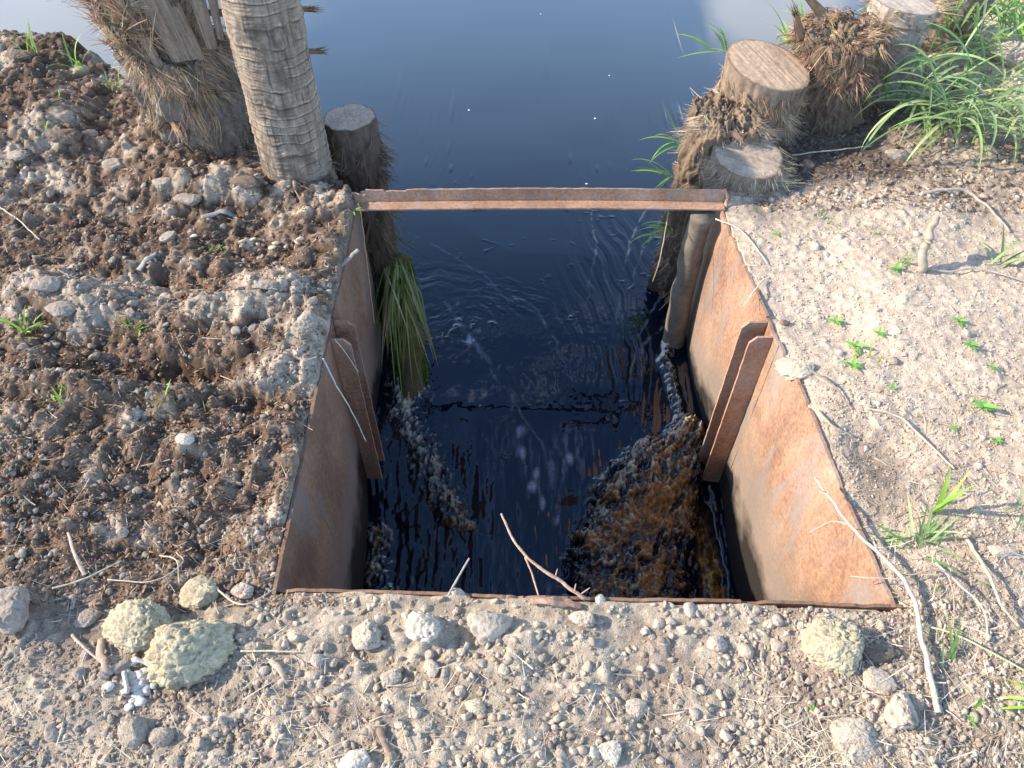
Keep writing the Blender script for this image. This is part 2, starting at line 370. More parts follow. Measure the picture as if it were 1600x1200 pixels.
FDARK = [(330, 1090, 120, 22, .5), (560, 1130, 120, 25, .45), (100, 1010, 60, 30, .5), (60, 960, 60, 30, .5), (880, 1100, 100, 20, .25), (1300, 1080, 60, 25, .4), (200, 930, 150, 30, .8), (760, 1060, 90, 16, .25), (1090, 1060, 90, 16, .25)]
CRUST = [(120, 470, 100, 35, 1), (420, 470, 90, 40, 1), (430, 585, 70, 25, .9), (150, 600, 100, 20, .8), (300, 690, 30, 25, .7), (100, 240, 60, 40, .6), (60, 100, 120, 30, .5), (280, 240, 40, 30, .5), (370, 310, 90, 25, .5), (480, 540, 30, 30, 1), (20, 270, 60, 60, .5), (330, 500, 80, 30, .7), (230, 660, 60, 25, .4)]
def ground_col(x, y, h, g):
    sh = x.shape
    crust = blobs(x, y, CRUST)
    nA = n2(x, y, 7, 4, seed=51); nB = n2(x, y, 45, 3, .6, seed=52); nC = n2(x, y, 130, 2, .6, seed=53)
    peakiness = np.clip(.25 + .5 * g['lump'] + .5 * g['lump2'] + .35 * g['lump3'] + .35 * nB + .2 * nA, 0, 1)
    def C(*c): return np.array(c)[None, None, :]
    k = lambda a: a[..., None]
    cr = ss(np.clip(crust, 0, 1.2) * .80 + nA * .55 + nB * .25 + .5 * (g['lump'] - .25), .10, .55)
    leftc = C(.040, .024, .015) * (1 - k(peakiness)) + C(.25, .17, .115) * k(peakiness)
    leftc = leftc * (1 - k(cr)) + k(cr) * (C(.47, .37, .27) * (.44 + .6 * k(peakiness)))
    red = ss(nC + .5 * nB, .15, .6) * (1 - cr); leftc = leftc * (1 - k(red) * .5) + C(.24, .115, .065) * k(red) * .5
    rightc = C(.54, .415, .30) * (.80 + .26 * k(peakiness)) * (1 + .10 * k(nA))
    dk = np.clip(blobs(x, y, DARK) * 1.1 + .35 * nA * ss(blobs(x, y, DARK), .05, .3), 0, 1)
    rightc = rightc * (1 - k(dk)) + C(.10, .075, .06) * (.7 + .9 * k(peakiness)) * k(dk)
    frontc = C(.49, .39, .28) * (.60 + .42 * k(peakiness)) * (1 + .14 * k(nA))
    fd = np.clip(blobs(x, y, FDARK) + .7 * ss(nA + .4 * nB, .05, .5), 0, 1) * .8
    frontc = frontc * (1 - k(fd)) + C(.17, .12, .09) * (.7 + .9 * k(peakiness)) * k(fd)
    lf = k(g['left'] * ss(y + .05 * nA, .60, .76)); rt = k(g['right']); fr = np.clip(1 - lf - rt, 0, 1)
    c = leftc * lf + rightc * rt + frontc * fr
    wet = k(ss(-h, .10, .45)); c = c * (1 - wet) + C(.035, .026, .02) * wet
    edge = k(ss(g['over'], -.10, .02)); c = c * (1 - .5 * edge)
    return np.clip(c, .01, .7)
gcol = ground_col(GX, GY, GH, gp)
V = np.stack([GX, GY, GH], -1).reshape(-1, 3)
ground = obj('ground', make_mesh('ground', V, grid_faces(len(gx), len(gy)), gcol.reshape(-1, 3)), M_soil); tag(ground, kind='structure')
def gz(x, y):
    x = np.asarray(x, float); y = np.asarray(y, float)
    fi = np.interp(x, gx, np.arange(len(gx))); fj = np.interp(y, gy, np.arange(len(gy)))
    i = np.clip(fi.astype(int), 0, len(gx) - 2); j = np.clip(fj.astype(int), 0, len(gy) - 2); a = fi - i; b = fj - j
    return (GH[j, i] * (1 - a) + GH[j, i + 1] * a) * (1 - b) + (GH[j + 1, i] * (1 - a) + GH[j + 1, i + 1] * a) * b
def gc(x, y):
    i = np.clip(np.searchsorted(gx, x), 0, len(gx) - 1); j = np.clip(np.searchsorted(gy, y), 0, len(gy) - 1); return gcol[j, i]
def onland(x, y, m=.012):
    ins = (x > xl(y) - m) & (x < xr(y) + m) & (y > ynear(x) - m)
    return (~ins) & (y < np.interp(x, ex, ey) + .03)
def G(u, v, dz=0.0):
    """ground point under a photo pixel, found by stepping to the soil's own height"""
    z = 0
    for _ in range(5): x, y, _z = at(u, v, z + dz); z = float(gz(x, y))
    if z < -.3: z = 0.0; x, y, _z = at(u, v, dz)
    return np.array([x, y, z + dz])

# ------------------------------------------------------------------ water
wx_ = axis(-.60, 1.0, .0045, -200, 200, 1.2); wy_ = axis(.95, 2.95, .0045, .55, 400, 1.13)
WX, WY = np.meshgrid(wx_, wy_)
def gb(x, y, lst, z=-.75):
    s = np.zeros_like(x)
    for u, v, r, a in lst:
        cx, cy, _ = at(u, v, z); k = pxm(v, z) * r; s = np.maximum(s, a * np.exp(-((x - cx) / k) ** 2 - ((y - cy) / (k * 1.25)) ** 2))
    return s
inb = ss(WX, -.56, -.50) * (1 - ss(WX, .78, .86)) 
dropy = WY - .10 * n2(WX, WY, 4, 3, seed=61) - .05 * np.clip(np.abs(WX - .1), 0, .5)
Z = ZW - .030 * ss(2.0 - dropy, 0, .5) * inb - .16 * s5(1.80 - dropy, 0, .90) * inb
FO_R = [(1072, 705, 22, 1), (1062, 722, 26, 1), (1020, 745, 34, 1), (985, 765, 30, .8), (1060, 760, 30, .9), (1046, 830, 22, .9), (930, 880, 36, .8), (1030, 925, 30, .9), (975, 800, 40, 1), (940, 850, 38, .95), (1010, 830, 55, 1), (1040, 790, 40, 1), (1000, 900, 62, 1), (1028, 880, 34, .95), (925, 910, 40, .8), (960, 930, 45, .9), (1020, 930, 34, .9)]
FO_R2 = [(1045, 548, 16, .8), (1038, 575, 16, .7), (1052, 610, 16, .65), (1062, 650, 16, .7), (1070, 680, 16, .7), (1028, 600, 12, .5)]
FO_L = [(640, 632, 34, 1), (636, 668, 32, .8), (656, 700, 30, .7), (668, 735, 32, .75), (688, 772, 30, .85), (712, 802, 26, .8), (735, 822, 20, .7), (590, 830, 24, .85), (584, 880, 26, .95), (598, 925, 28, .9), (600, 700, 20, .45), (700, 905, 40, .25)]
FO_A = [(1092, 820, 12, 1), (1098, 850, 14, 1), (1106, 885, 16, 1), (1112, 920, 17, 1), (1116, 950, 18, 1)]
STR = [(905, 700, 10, .35), (890, 730, 9, .35), (925, 690, 8, .3), (800, 660, 9, .3), (760, 640, 9, .3), (770, 700, 10, .3), (860, 720, 8, .3), (815, 690, 12, .5), (812, 720, 12, .6), (830, 765, 10, .55), (850, 785, 10, .5), (838, 745, 10, .5), (872, 805, 8, .4), (733, 560, 12, .45), (745, 545, 8, .5), (722, 500, 10, .35)]  # pale streaks: sky reflections painted in along with foam
def gl(x, y, lst, z):
    s = np.zeros_like(x); xw = x + .018 * n2(x, y, 16, 3, seed=91); yw = y
    for (u, v, r, a), (u2, v2, r2, a2) in zip(lst[:-1], lst[1:]):
        ax, ay, _ = at(u, v, z); bx, by, _ = at(u2, v2, z); dx, dy = bx - ax, by - ay; t = np.clip(((xw - ax) * dx + (yw - ay) * dy) / (dx * dx + dy * dy), 0, 1)
        rr_ = (r + (r2 - r) * t) * pxm(v, z); s = np.maximum(s, (a + (a2 - a) * t) * np.exp(-((xw - ax - dx * t) ** 2 + (yw - ay - dy * t) ** 2) / rr_ ** 2))
    return s
gbs = lambda lst: 1 - np.exp(-1.6 * sum(gb(WX, WY, [b], -.75) ** 1.3 for b in lst))
SX, SY, _ = at(1120, 650, -.70); srho = np.hypot(WX - SX, WY - SY); sphi = np.arctan2(WY - SY, WX - SX)
fan = n2(sphi + .10 * n2(WX, WY, 20, 3, seed=95), srho * .5, 20, 5, .65, seed=96, sy=18); fan2 = n2(sphi + .1 * n2(WX, WY, 30, 3, seed=97), srho, 42, 4, .68, seed=98, sy=34)
mR = gbs(FO_R); mR2 = gl(WX, WY, FO_R2[:-1], -.66); mL = np.maximum(gl(WX, WY, FO_L[:7], -.74), gb(WX, WY, FO_L[7:], -.74)); mA = gl(WX, WY, FO_A, -.84); mS = gb(WX, WY, STR, -.72)
noise_w = n2(WX, WY, 42, 4, .6, seed=63, sy=20)
turb = n2(WX + .02 * noise_w, WY, 95, 4, .65, seed=64, sy=55)
chop = np.clip(ss(1.66 - WY, 0, .22) * inb, 0, 1)
leftchop = chop * (1 - ss(WX, -.18, -.02)) + .12 * chop
rocky = np.abs(n2(WX, WY, 26, 4, .6, seed=66, sy=16))
Z = Z + ss(mR + .35 * fan, .10, 1.0) * (.074 + .024 * fan + .018 * fan2 + .008 * turb) + ss(mL, .2, .9) * (.014 + .018 * turb) + ss(mR2, .3, .8) * (.018 + .02 * turb)
mAs = ss(mA, .15, .7); Z = Z * (1 - mAs) + mAs * (-.86 + .05 * mA + .012 * turb + .006 * n2(WX, WY, 90, 3, .6, seed=93))
Z += leftchop * (.0035 * turb + .0034 * n2(WX + .02 * noise_w, WY, 34, 4, .6, seed=67, sy=12)) + chop * (.0042 * n2(WX, WY, 55, 3, .6, seed=65, sy=7) + .0012 * n2(WX, WY, 120, 3, .6, seed=99, sy=20))
# ripples that curl round the left eddy and trail along the right bank
cx, cy, _ = at(700, 610, ZW); rr = np.hypot((WX - cx), (WY - cy) * .8); an = np.arctan2((WY - cy) * .8, WX - cx)
warp = n2(WX, WY, 6, 3, seed=71) * .05 + n2(WX, WY, 22, 3, seed=72) * .012
band = ss(rr, .05, .16) * (1 - ss(rr, .42, .62)) * ss(np.sin(an - .2) + .75, 0, .8) * (.25 + .75 * ss(n2(WX, WY, 5, 3, seed=73), -.3, .4))
rip = np.sin((rr + warp * 1.4) * 330) * .5 + np.sin((rr + warp * 1.3) * 120 + 1)
Z += .00042 * rip * band * inb + .0012 * band * inb * n2(rr + warp, an * .12, 60, 3, .6, seed=94)
gxx = WX - .03 * np.sin((WY - 1.6) * 6) * ss(WY, 1.6, 2.4) ; q = gxx + .28 * np.clip(WY - 2.0, -.6, .9) ** 2 * np.sign(.6 - WX)
warp2 = n2(WX, WY, 5, 3, seed=75, sy=2.5) * .03 + n2(WX, WY, 24, 3, seed=76, sy=9) * .008
m2 = ss(WX, .12, .42) * (1 - ss(WX, 1.0, 1.2)) * ss(WY, 1.45, 1.7) * (1 - ss(WY, 2.35, 2.95))
Z += .0008 * m2 * (np.sin((q + warp2 * 1.6) * 330) * .5 + 1.2 * np.sin((q + warp2 * 2) * 105 + 2)) * (.3 + .7 * ss(n2(WX, WY, 5, 3, seed=77, sy=2), -.3, .4))
near = (1 - ss(np.hypot(WX - .2, WY - 2.2), .5, 1.4))
Z += near * .0007 * n2(WX, WY, 30, 4, .6, seed=79, sy=30) * ss(2.5 - WY, 0, .8)
Z += .0012 * n2(WX, WY, 2.2, 3, seed=78) * ss(WY, 1.8, 2.4)
# keep the thin shallow water off the far banks
foam_glint = np.clip(ss(mR * .75 + .9 * fan + .75 * fan2 + .35 * turb, .30, .95) * ss(mR + .5 * fan2, .10, .6) * ss(mR, .02, .2) + ss(mL + .9 * turb + .5 * noise_w, .55, 1.1) * ss(mL, .15, .5) + ss(mR2 + .6 * turb, .55, .95) * ss(mR2, .2, .5), 0, 1) * .9
LN = [[(742, 540, 1.6, 1), (775, 590, 1.8, 1), (815, 645, 1.6, 1), (850, 690, 1.4, .9), (885, 810, 1.2, .7)], [(1032, 470, 2, 1), (1000, 520, 1.6, 1), (985, 580, 1.4, .9), (975, 660, 1.2, .7)], [(1040, 505, 3, 1), (1008, 545, 2, .9), (1000, 610, 1.4, .7)],
      [(1010, 330, 1.6, .8), (985, 380, 1.6, .9), (968, 450, 1.4, .8), (962, 560, 1.2, .6)], [(1030, 350, 1.6, .8), (1000, 400, 1.6, .9), (985, 460, 1.4, .8), (965, 540, 1.2, .6)], [(925, 330, 1.4, .6), (930, 400, 1.4, .7), (912, 500, 1.2, .5)],
      [(690, 470, 3, .9), (715, 510, 3, 1), (745, 545, 3.5, 1), (775, 580, 2, .7)], [(760, 450, 1.5, .6), (830, 480, 1.5, .8), (870, 540, 1.5, .8), (885, 590, 1.5, .6)], [(640, 370, 1.5, .5), (700, 400, 1.5, .7), (760, 440, 1.5, .7), (800, 480, 1.3, .5)]]
lines = np.maximum.reduce([gl(WX, WY, l, -.64) for l in LN]); sheet = ss(1.66 - WY, 0, .12) * ss(WX, -.12, .0) * (1 - ss(WX, .30, .42)) * (1 - ss(mR, .02, .2)); sheet = sheet * ss(n2(WX + .01 * noise_w, WY, 75, 3, .6, seed=103, sy=11), .02, .5) * ss(n2(WX, WY, 9, 2, seed=104, sy=5), -.25, .25)
lines = lines * ss(n2(WX, WY, 22, 3, .6, seed=101), -.35, .3)
foam_glint = np.maximum(foam_glint, np.maximum(.17 * lines, .16 * sheet)); foam_glint = np.maximum(foam_glint, mAs * (.45 + .5 * ss(turb + fan2, -.4, .3))); foam_glint = np.maximum(foam_glint, ss(mS + .5 * n2(WX, WY, 50, 3, .6, seed=81, sy=12), .20, .80) * .55 * ss(mS, .02, .2))
amb = ss(fan * 1.2 + .6 * n2(WX, WY, 14, 3, seed=83), -.25, .35)[..., None]; lite = ss(1.5 * fan2 + .6 * turb + .30 * (1 - mR) + .40 * ss(WY, 1.25, 1.6) - .25 * ss(WX, .35, .5), .12, .70)[..., None]
fc = np.array([.03, .028, .024]) * (1 - amb) + np.array([.30, .135, .022]) * amb
topl = ss(WY, 1.30, 1.62)[..., None]; fc = fc * (1 - lite * .75) + (np.array([.55, .50, .32]) * (1 - topl * .4) + np.array([.62, .66, .68]) * topl * .4) * lite * .75  # pale froth plus painted highlights, stronger towards the far left
aa = mAs[..., None]; fc = fc * (1 - aa) + np.array([.48, .21, .030]) * aa * (.35 + .9 * amb) * (.8 + .5 * lite)
st_ = (np.maximum(ss(mS, .1, .4), np.maximum(ss(lines, .02, .2), ss(sheet, .02, .2))) * (1 - ss(mR, .1, .3)))[..., None]; fc = fc * (1 - st_) + np.array([.5, .56, .65]) * st_  # bluish-white streaks: sky reflection put into the colour, with thin foam lines
wm = make_mesh('water', np.stack([WX, WY, Z], -1).reshape(-1, 3), grid_faces(len(wx_), len(wy_)), fc.reshape(-1, 3), extra={'foam_glint': foam_glint.ravel()})
water = obj('water', wm, M_water); tag(water, kind='structure')

# ------------------------------------------------------------------ the steel sluice box
box = empty('steel_sluice_box', (.1, 1.35, 0)); tag(box, 'rusty steel sluice box sunk in the earth, with dark water falling through it', 'sluice')
def part(name, me, mat, parent): return obj(name, me, mat, parent, loc=tuple(-np.array(parent.location)) if parent.parent is None else (0, 0, 0))
def sheet(name, p0, p1, z0, z1, th, side, bulge=0.0, top=None, seed=0, wob=.004, nu=160, nv=90):
    """a thin steel sheet standing between plan points p0,p1; side=+1/-1 says where its thickness goes"""
    p0 = np.array(p0); p1 = np.array(p1); d = p1 - p0; ln = np.linalg.norm(d); d /= ln; nrm = np.array([d[1], -d[0]]) * side
    s = np.linspace(0, 1, nu); k = np.linspace(0, 1, nv); S, K = np.meshgrid(s, k)
    tz = z1 + (top(S) if top else 0) - .009 * ss(n2(S * ln, S * 0, 14, 4, .65, seed=seed + 5), .15, .5) + .0035 * n2(S * ln, S * 0, 30, 4, .6, seed=seed); Zs = z0 + (tz - z0) * K
    off = bulge * np.sin(np.pi * S) * np.sin(np.pi * np.clip(K, 0, 1) ** 1.5) + wob * n2(S * ln, Zs, 3, 3, seed=seed + 2) + .0012 * n2(S * ln, Zs, 25, 3, seed=seed + 3)
    X = p0[0] + d[0] * S * ln; Y = p0[1] + d[1] * S * ln
    A = np.stack([X - nrm[0] * off, Y - nrm[1] * off, Zs], -1).reshape(-1, 3); B = np.stack([X + nrm[0] * (th - off), Y + nrm[1] * (th - off), Zs], -1).reshape(-1, 3)
    F = grid_faces(nu, nv); n = len(A); Fb = F[:, ::-1] + n; rows = []
    bt = np.arange(nu - 1); tp = (nv - 1) * nu + bt; lf = np.arange(nv - 1) * nu; rt = lf + nu - 1
    rows.append(np.stack([tp, tp + 1, tp + 1 + n, tp + n], -1)); rows.append(np.stack([bt + 1, bt, bt + n, bt + 1 + n], -1))
    rows.append(np.stack([lf, lf + nu, lf + nu + n, lf + n], -1)); rows.append(np.stack([rt + nu, rt, rt + n, rt + nu + n], -1))
    return make_mesh(name, np.vstack([A, B]), np.concatenate([F, Fb] + rows), None, True)
def flat_edges(o):
    m = o.modifiers.new('edge', 'EDGE_SPLIT'); m.split_angle = R(40); return o
YF = 1.47                                   # the guide rails
def wl(y): return (xl(y), y)
def wr(y): return (xr(y), y)
flat_edges(part('side_plate', sheet('side_plate', wr(2.0), wr(YF + .03), -1.3, .005, .008, -1, .02, lambda s: -.012 * np.sin(s * 3.1) + .0 * s, 1), M_rust, box))['label'] = 'upstream right plate, orange rust with a narrow bar shadow'
flat_edges(part('side_plate', sheet('side_plate', (xr(YF - .06) + .004, YF - .06), (xr(.66) + .004, .66), -1.3, .004, .008, -1, .035, lambda s: .006 * np.sin(s * 7) - .004, 2), M_rust, box))['label'] = 'downstream right plate, broad pale orange rust in the sun'
flat_edges(part('side_plate', sheet('side_plate', (xr(YF + .035) + .001, YF + .035), (xr(YF - .075) + .001, YF - .075), -1.3, -.004, .008, -1, 0, None, 7, .001), M_rust, box))['label'] = 'narrow joint strip behind the right guide rails'
flat_edges(part('side_plate', sheet('side_plate', wl(2.0), wl(YF + .03), -1.3, .0, .008, 1, .012, lambda s: -.01 * np.sin(s * 4), 3), M_rust_dark, box))['label'] = 'upstream left plate, brown rust in shade'
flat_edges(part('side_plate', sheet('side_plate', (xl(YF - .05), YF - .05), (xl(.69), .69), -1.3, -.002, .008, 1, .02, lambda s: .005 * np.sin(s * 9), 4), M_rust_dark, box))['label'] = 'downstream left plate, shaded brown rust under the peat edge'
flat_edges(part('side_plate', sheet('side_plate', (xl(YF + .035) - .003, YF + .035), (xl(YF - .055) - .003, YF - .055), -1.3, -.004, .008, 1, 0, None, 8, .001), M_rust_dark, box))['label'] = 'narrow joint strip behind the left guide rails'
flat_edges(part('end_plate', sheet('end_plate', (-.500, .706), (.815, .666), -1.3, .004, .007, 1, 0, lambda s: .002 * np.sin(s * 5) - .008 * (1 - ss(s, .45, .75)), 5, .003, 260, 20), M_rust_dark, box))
def fin(y, x0, x1, ztop, side, seed):
    """upright flat bar standing out from a wall"""
    n = 60; th = .007; A = Acc(); prof = []
    zs = np.linspace(-1.3, ztop, n)
    X = []; 
    for k, z in enumerate(zs):
        cut = 0 if z < ztop - .02 else (z - (ztop - .02)) * .9
        e = .0016 * vn(np.array([z * 60, seed, 0.])); a = x0; b = x1 - side * 0 + (-np.sign(x1 - x0)) * (cut + abs(e))
        X.append([(a, y, z), (b, y, z), (b, y - th, z), (a, y - th, z)])
    V = np.array(X).reshape(-1, 3); Q = grid_faces(4, n, True); A.add(V, np.vstack([Q, [[(n - 1) * 4 + 3, (n - 1) * 4 + 2, (n - 1) * 4 + 1, (n - 1) * 4]]]))
    return A.mesh('guide_rail', False)
for (y, x0, x1, zt, s) in ((1.488, xr(1.488) - .001, xr(1.488) - .068, -.004, 1), (1.437, xr(1.437) + .001, xr(1.437) - .060, -.010, 2), (1.492, xl(1.492) + .001, xl(1.492) + .055, -.005, 3), (1.430, xl(1.43) + .001, xl(1.43) + .052, -.012, 4)):
    part('guide_rail', fin(y, x0, x1, zt, 1, s), M_rust_bar, box)
# crossbar: an L section, upright leg behind, flat leg to the front
def angle_bar():
    A = Acc(); n = 300; xs = np.linspace(-.497, .668, n); a0, t = .0, .005; V = []
    for x in xs:
        s = (x + .497) / 1.165; yb = 2.012 + .004 * math.sin(s * 3) ; zb = .002 + .004 * math.sin(s * 3.0)
        tw = .0012 * vn(np.array([x * 40, 1., 2.])); tf = .0010 * vn(np.array([x * 70, 5., 2.]))
        top = .047 + tw
        if x < -.46: top -= .016 + .006 * vn(np.array([x * 200, 0, 0.]))
        elif -.40 < x < -.33: top -= .005
        fr = .047 + tf
        V += [(x, yb, zb), (x, yb - fr, zb), (x, yb - fr, zb + t), (x, yb - t, zb + t), (x, yb - t, zb + top), (x, yb, zb + top)]
    Q = grid_faces(6, n, True); A.add(V, Q); e = (n - 1) * 6
    A.Q.append(np.array([[0, 1, 2, 3], [0, 3, 4, 5], [e + 3, e + 2, e + 1, e], [e + 5, e + 4, e + 3, e]]))
    return A.mesh('crossbar', False)
part('crossbar', angle_bar(), M_rust_bar, box)
# torn corner tabs where the bar was welded on
A = Acc(); tube(A, [(.668, 2.012, .05), (.676, 2.0, .03), (.672, 1.985, .002)], .007, .006, 14, 6, (1, 1, 1), .4, 3, .5); part('corner_weld', A.mesh('corner_weld'), M_rust_bar, box)
A = Acc(); tube(A, [(-.505, 2.0, -.01), (-.512, 2.004, .022), (-.497, 2.01, .036), (-.478, 2.008, .030)], .006, .004, 16, 6, (1, 1, 1), .4, 4, .6); part('corner_weld', A.mesh('corner_weld'), M_rust_bar, box)

exec_marker = 0
# ------------------------------------------------------------------ stumps and trunk
def stump_core(name, base, rad, z0, z1, lean=(0, 0), flare=.25, rings=False, tilt=(0, 0), rough=.06, seed=0, c0=(.2, .15, .11), c1=(.35, .29, .23), nu=150, nv=160, cap=True, ringstep=.034, cap_c=(.38, .31, .25), ragged=0.0, vert=.03, saw=(1, .3)):
    th = np.linspace(0, 2 * np.pi, nu, endpoint=False); k = np.linspace(0, 1, nv); T, K = np.meshgrid(th, k)
    c, s = np.cos(T), np.sin(T)
    topz = z1 + rad * (c * tilt[0] + s * tilt[1]) + ragged * (n2(c * 1.5 + seed, s * 1.5, 2.5, 4, .6, seed))
    Zs = z0 + (topz - z0) * K; ax = base[0] + lean[0] * (Zs - max(z0, 0)); ay = base[1] + lean[1] * (Zs - max(z0, 0))
    p = np.stack([c * 1.2 + seed, s * 1.2, Zs * 5], -1)
    r = rad * (1 + flare * np.exp(-np.clip(Zs + .03, 0, 9) / .07) * (.6 + .4 * vn(p * [1.5, 1.5, .3], seed)) + rough * fbm(p * [2.2, 2.2, 2], 4, .6, seed) + vert * np.abs(vn(p * [9, 9, 1], seed + 4)))
    col_t = .5 + .5 * fbm(p * [6, 6, 1.5], 4, .6, seed + 6); line = np.zeros_like(T)
    if rings:
        ph = (Zs + .012 * fbm(p * [1.6, 1.6, 2.5], 4, .55, seed + 9) + .008 * np.sin(T + 1)) / ringstep + .55 * vn(np.stack([Zs * 11, Zs * 0, Zs * 0], -1), 3)
        fr = ph - np.floor(ph); prof = ss(fr, 0, .12) * (1 - ss(fr, .12, 1) * .8); r = r + .0045 * prof * (.6 + .6 * vn(p * 2, 8))
        line = np.exp(-((fr - .02) / .07) ** 2) + np.exp(-((fr - 1.0) / .07) ** 2); li = np.exp(-((fr - .17) / .08) ** 2)
        ph2 = ph * 3.1; r = r + .0007 * np.sin(ph2 * 6.28 + 2 * vn(p * 2, 5))
    X = ax + c * r; Y = ay + s * r; V = np.stack([X, Y, Zs], -1).reshape(-1, 3)
    cc = np.array(c0) * (1 - col_t[..., None]) + np.array(c1) * col_t[..., None]
    if rings:
        lv = ss(vn(p * [2.5, 2.5, 3], seed + 21), -.5, .4); cc = cc * (1 - .6 * (np.clip(line, 0, 1) * lv)[..., None]) * (1 + .55 * (li * lv)[..., None])
        crack = ss(fbm(p * [20, 20, 2], 3, .6, seed + 12), .28, .42)[..., None]; cc = cc * (1 - .45 * crack)
        pt = ss(fbm(p * [2, 2, 2], 4, .6, seed + 14), .02, .28)[..., None]; cc = cc * (1 - .55 * pt) + np.array([.13, .10, .08]) * .4 * pt
    low = ss(-(Zs), .25, .6)[..., None]; cc = cc * (1 - low) + np.array([.03, .025, .018]) * low
    dirt = np.exp(-np.clip(Zs, 0, 9) / .035)[..., None] * .5; cc = cc * (1 - dirt) + np.array([.12, .085, .06]) * dirt
    body = make_mesh(name, V, grid_faces(nu, nv, True), np.clip(cc.reshape(-1, 3), .01, .7)); capm = None
    if cap:
        m = 26; ks = np.linspace(1, 0, m)[:, None]; tx, ty, tz = X[-1], Y[-1], topz[-1]; ccx, ccy, ccz = tx.mean(), ty.mean(), tz.mean()
        CX = ccx + (tx - ccx) * ks; CY = ccy + (ty - ccy) * ks; bl = ks ** 10; CZ = tz * bl + (1 - bl) * (ccz + (CX - ccx) * tilt[0] + (CY - ccy) * tilt[1]) + ragged * n2(CX, CY, 30, 4, .65, seed) * (1 - ks ** 6)
        al = CX * saw[0] + CY * saw[1]; CZ = CZ + .0014 * n2(al, CX * 0, 130, 3, .6, seed) * (ks < .99) + .0014 * n2(CX, CY, 60, 3, .6, seed) + .004 * (1 - ks ** 8) * .5
        g1 = n2(al, (CX * saw[1] - CY * saw[0]) * .12, 110, 4, .6, seed + 2) + .6 * n2(CX, CY, 22, 3, seed=seed + 3) + .5 * n2(CX, CY, 200, 2, .6, seed=seed + 4)
        q = np.array(cap_c) * (1 + .32 * g1[..., None]); rimk = (ks > .93)[..., None] * np.ones_like(g1)[..., None]; q = q * (1 - .45 * rimk)
        capm = make_mesh('cut_face', np.stack([CX, CY, CZ], -1).reshape(-1, 3), grid_faces(nu, m, True), np.clip(q.reshape(-1, 3), .01, .7))
    return body, capm, dict(base=base, rad=rad, z0=z0, z1=z1, lean=lean)
def fibres_on(info, n, zr, out=.3, up=.8, L0=.03, L1=.10, wd=(.001, .003), c=(.34, .25, .17), thr=(0, 2 * np.pi), rmul=1.0, droop=.25, cs=.3):
    A = Acc(); nc = max(n // 13, 8); ix = rng.integers(0, nc, n); thc = rng.uniform(thr[0], thr[1], nc); zc = rng.uniform(zr[0], zr[1], nc)
    th = thc[ix] + rng.normal(0, .045, n); z = zc[ix] + rng.normal(0, .008, n)
    ax = info['base'][0] + info['lean'][0] * (z - max(info['z0'], 0)); ay = info['base'][1] + info['lean'][1] * (z - max(info['z0'], 0)); r = info['rad'] * rmul * rng.uniform(.90, 1.05, nc)[ix]
    nr = np.stack([np.cos(th), np.sin(th), np.zeros(n)], -1); P = np.stack([ax + nr[:, 0] * r, ay + nr[:, 1] * r, z], -1)
    tg = np.stack([-nr[:, 1], nr[:, 0], np.zeros(n)], -1); D = nr * rng.uniform(0, out, (nc, 1))[ix] + tg * (rng.normal(0, .38, (nc, 1))[ix] + rng.normal(0, .10, (n, 1))) + np.array([0, 0, 1.]) * up * rng.uniform(.5, 1, (nc, 1))[ix] + rng.normal(0, .06, (n, 3))
    ln = rng.uniform(L0, L1, nc)[ix] * rng.uniform(.6, 1.1, n); cu = nr * rng.normal(.008, .014, (nc, 1))[ix] + tg * rng.normal(0, .02, (nc, 1))[ix] + np.array([0, 0, -1.]) * (ln * droop * rng.uniform(0, 1, nc)[ix])[:, None] + rng.normal(0, .004, (n, 3))
    cc = np.clip(jit(nc, c, cs)[ix] * rng.uniform(.75, 1.25, (n, 1)), .01, .7)
    cu = cu + ln[:, None] * rng.normal(0, .22, (n, 3)); ribbons(A, P, D, ln, rng.uniform(wd[0] * .8, wd[1] * 1.0, n), cu, cc, 5, nr + rng.normal(0, .35, (n, 3))); return A
def make_stump(name, label, cat, base, z_base, core, fibs, group=None, part_name='trunk', mat=None):
    e = empty(name, (base[0], base[1], z_base)); tag(e, label, cat, group); b, cp, info = core
    part(part_name, b, mat or M_bark, e)
    if cp: part('cut_face', cp, M_wood, e)
    for f in fibs(info): part('fibres', f.mesh('fibres', False), M_fibre, e)
    return e, info
# leaning grey palm trunk on the left
tb = (-.705, 2.17)
make_stump('palm_trunk', 'grey ringed palm trunk standing upright on the left bank, its top out of frame', 'palm trunk', tb, 0,
    stump_core('trunk', tb, .104, -.22, .80, (.02, .0), .16, True, (0, 0), .05, 11, (.16, .115, .08), (.42, .33, .24), 260, 620, True, cap_c=(.35, .3, .25), vert=.012),
    lambda i: [fibres_on(i, 260, (-.02, .05), .8, .3, .01, .05, c=(.25, .18, .12))])
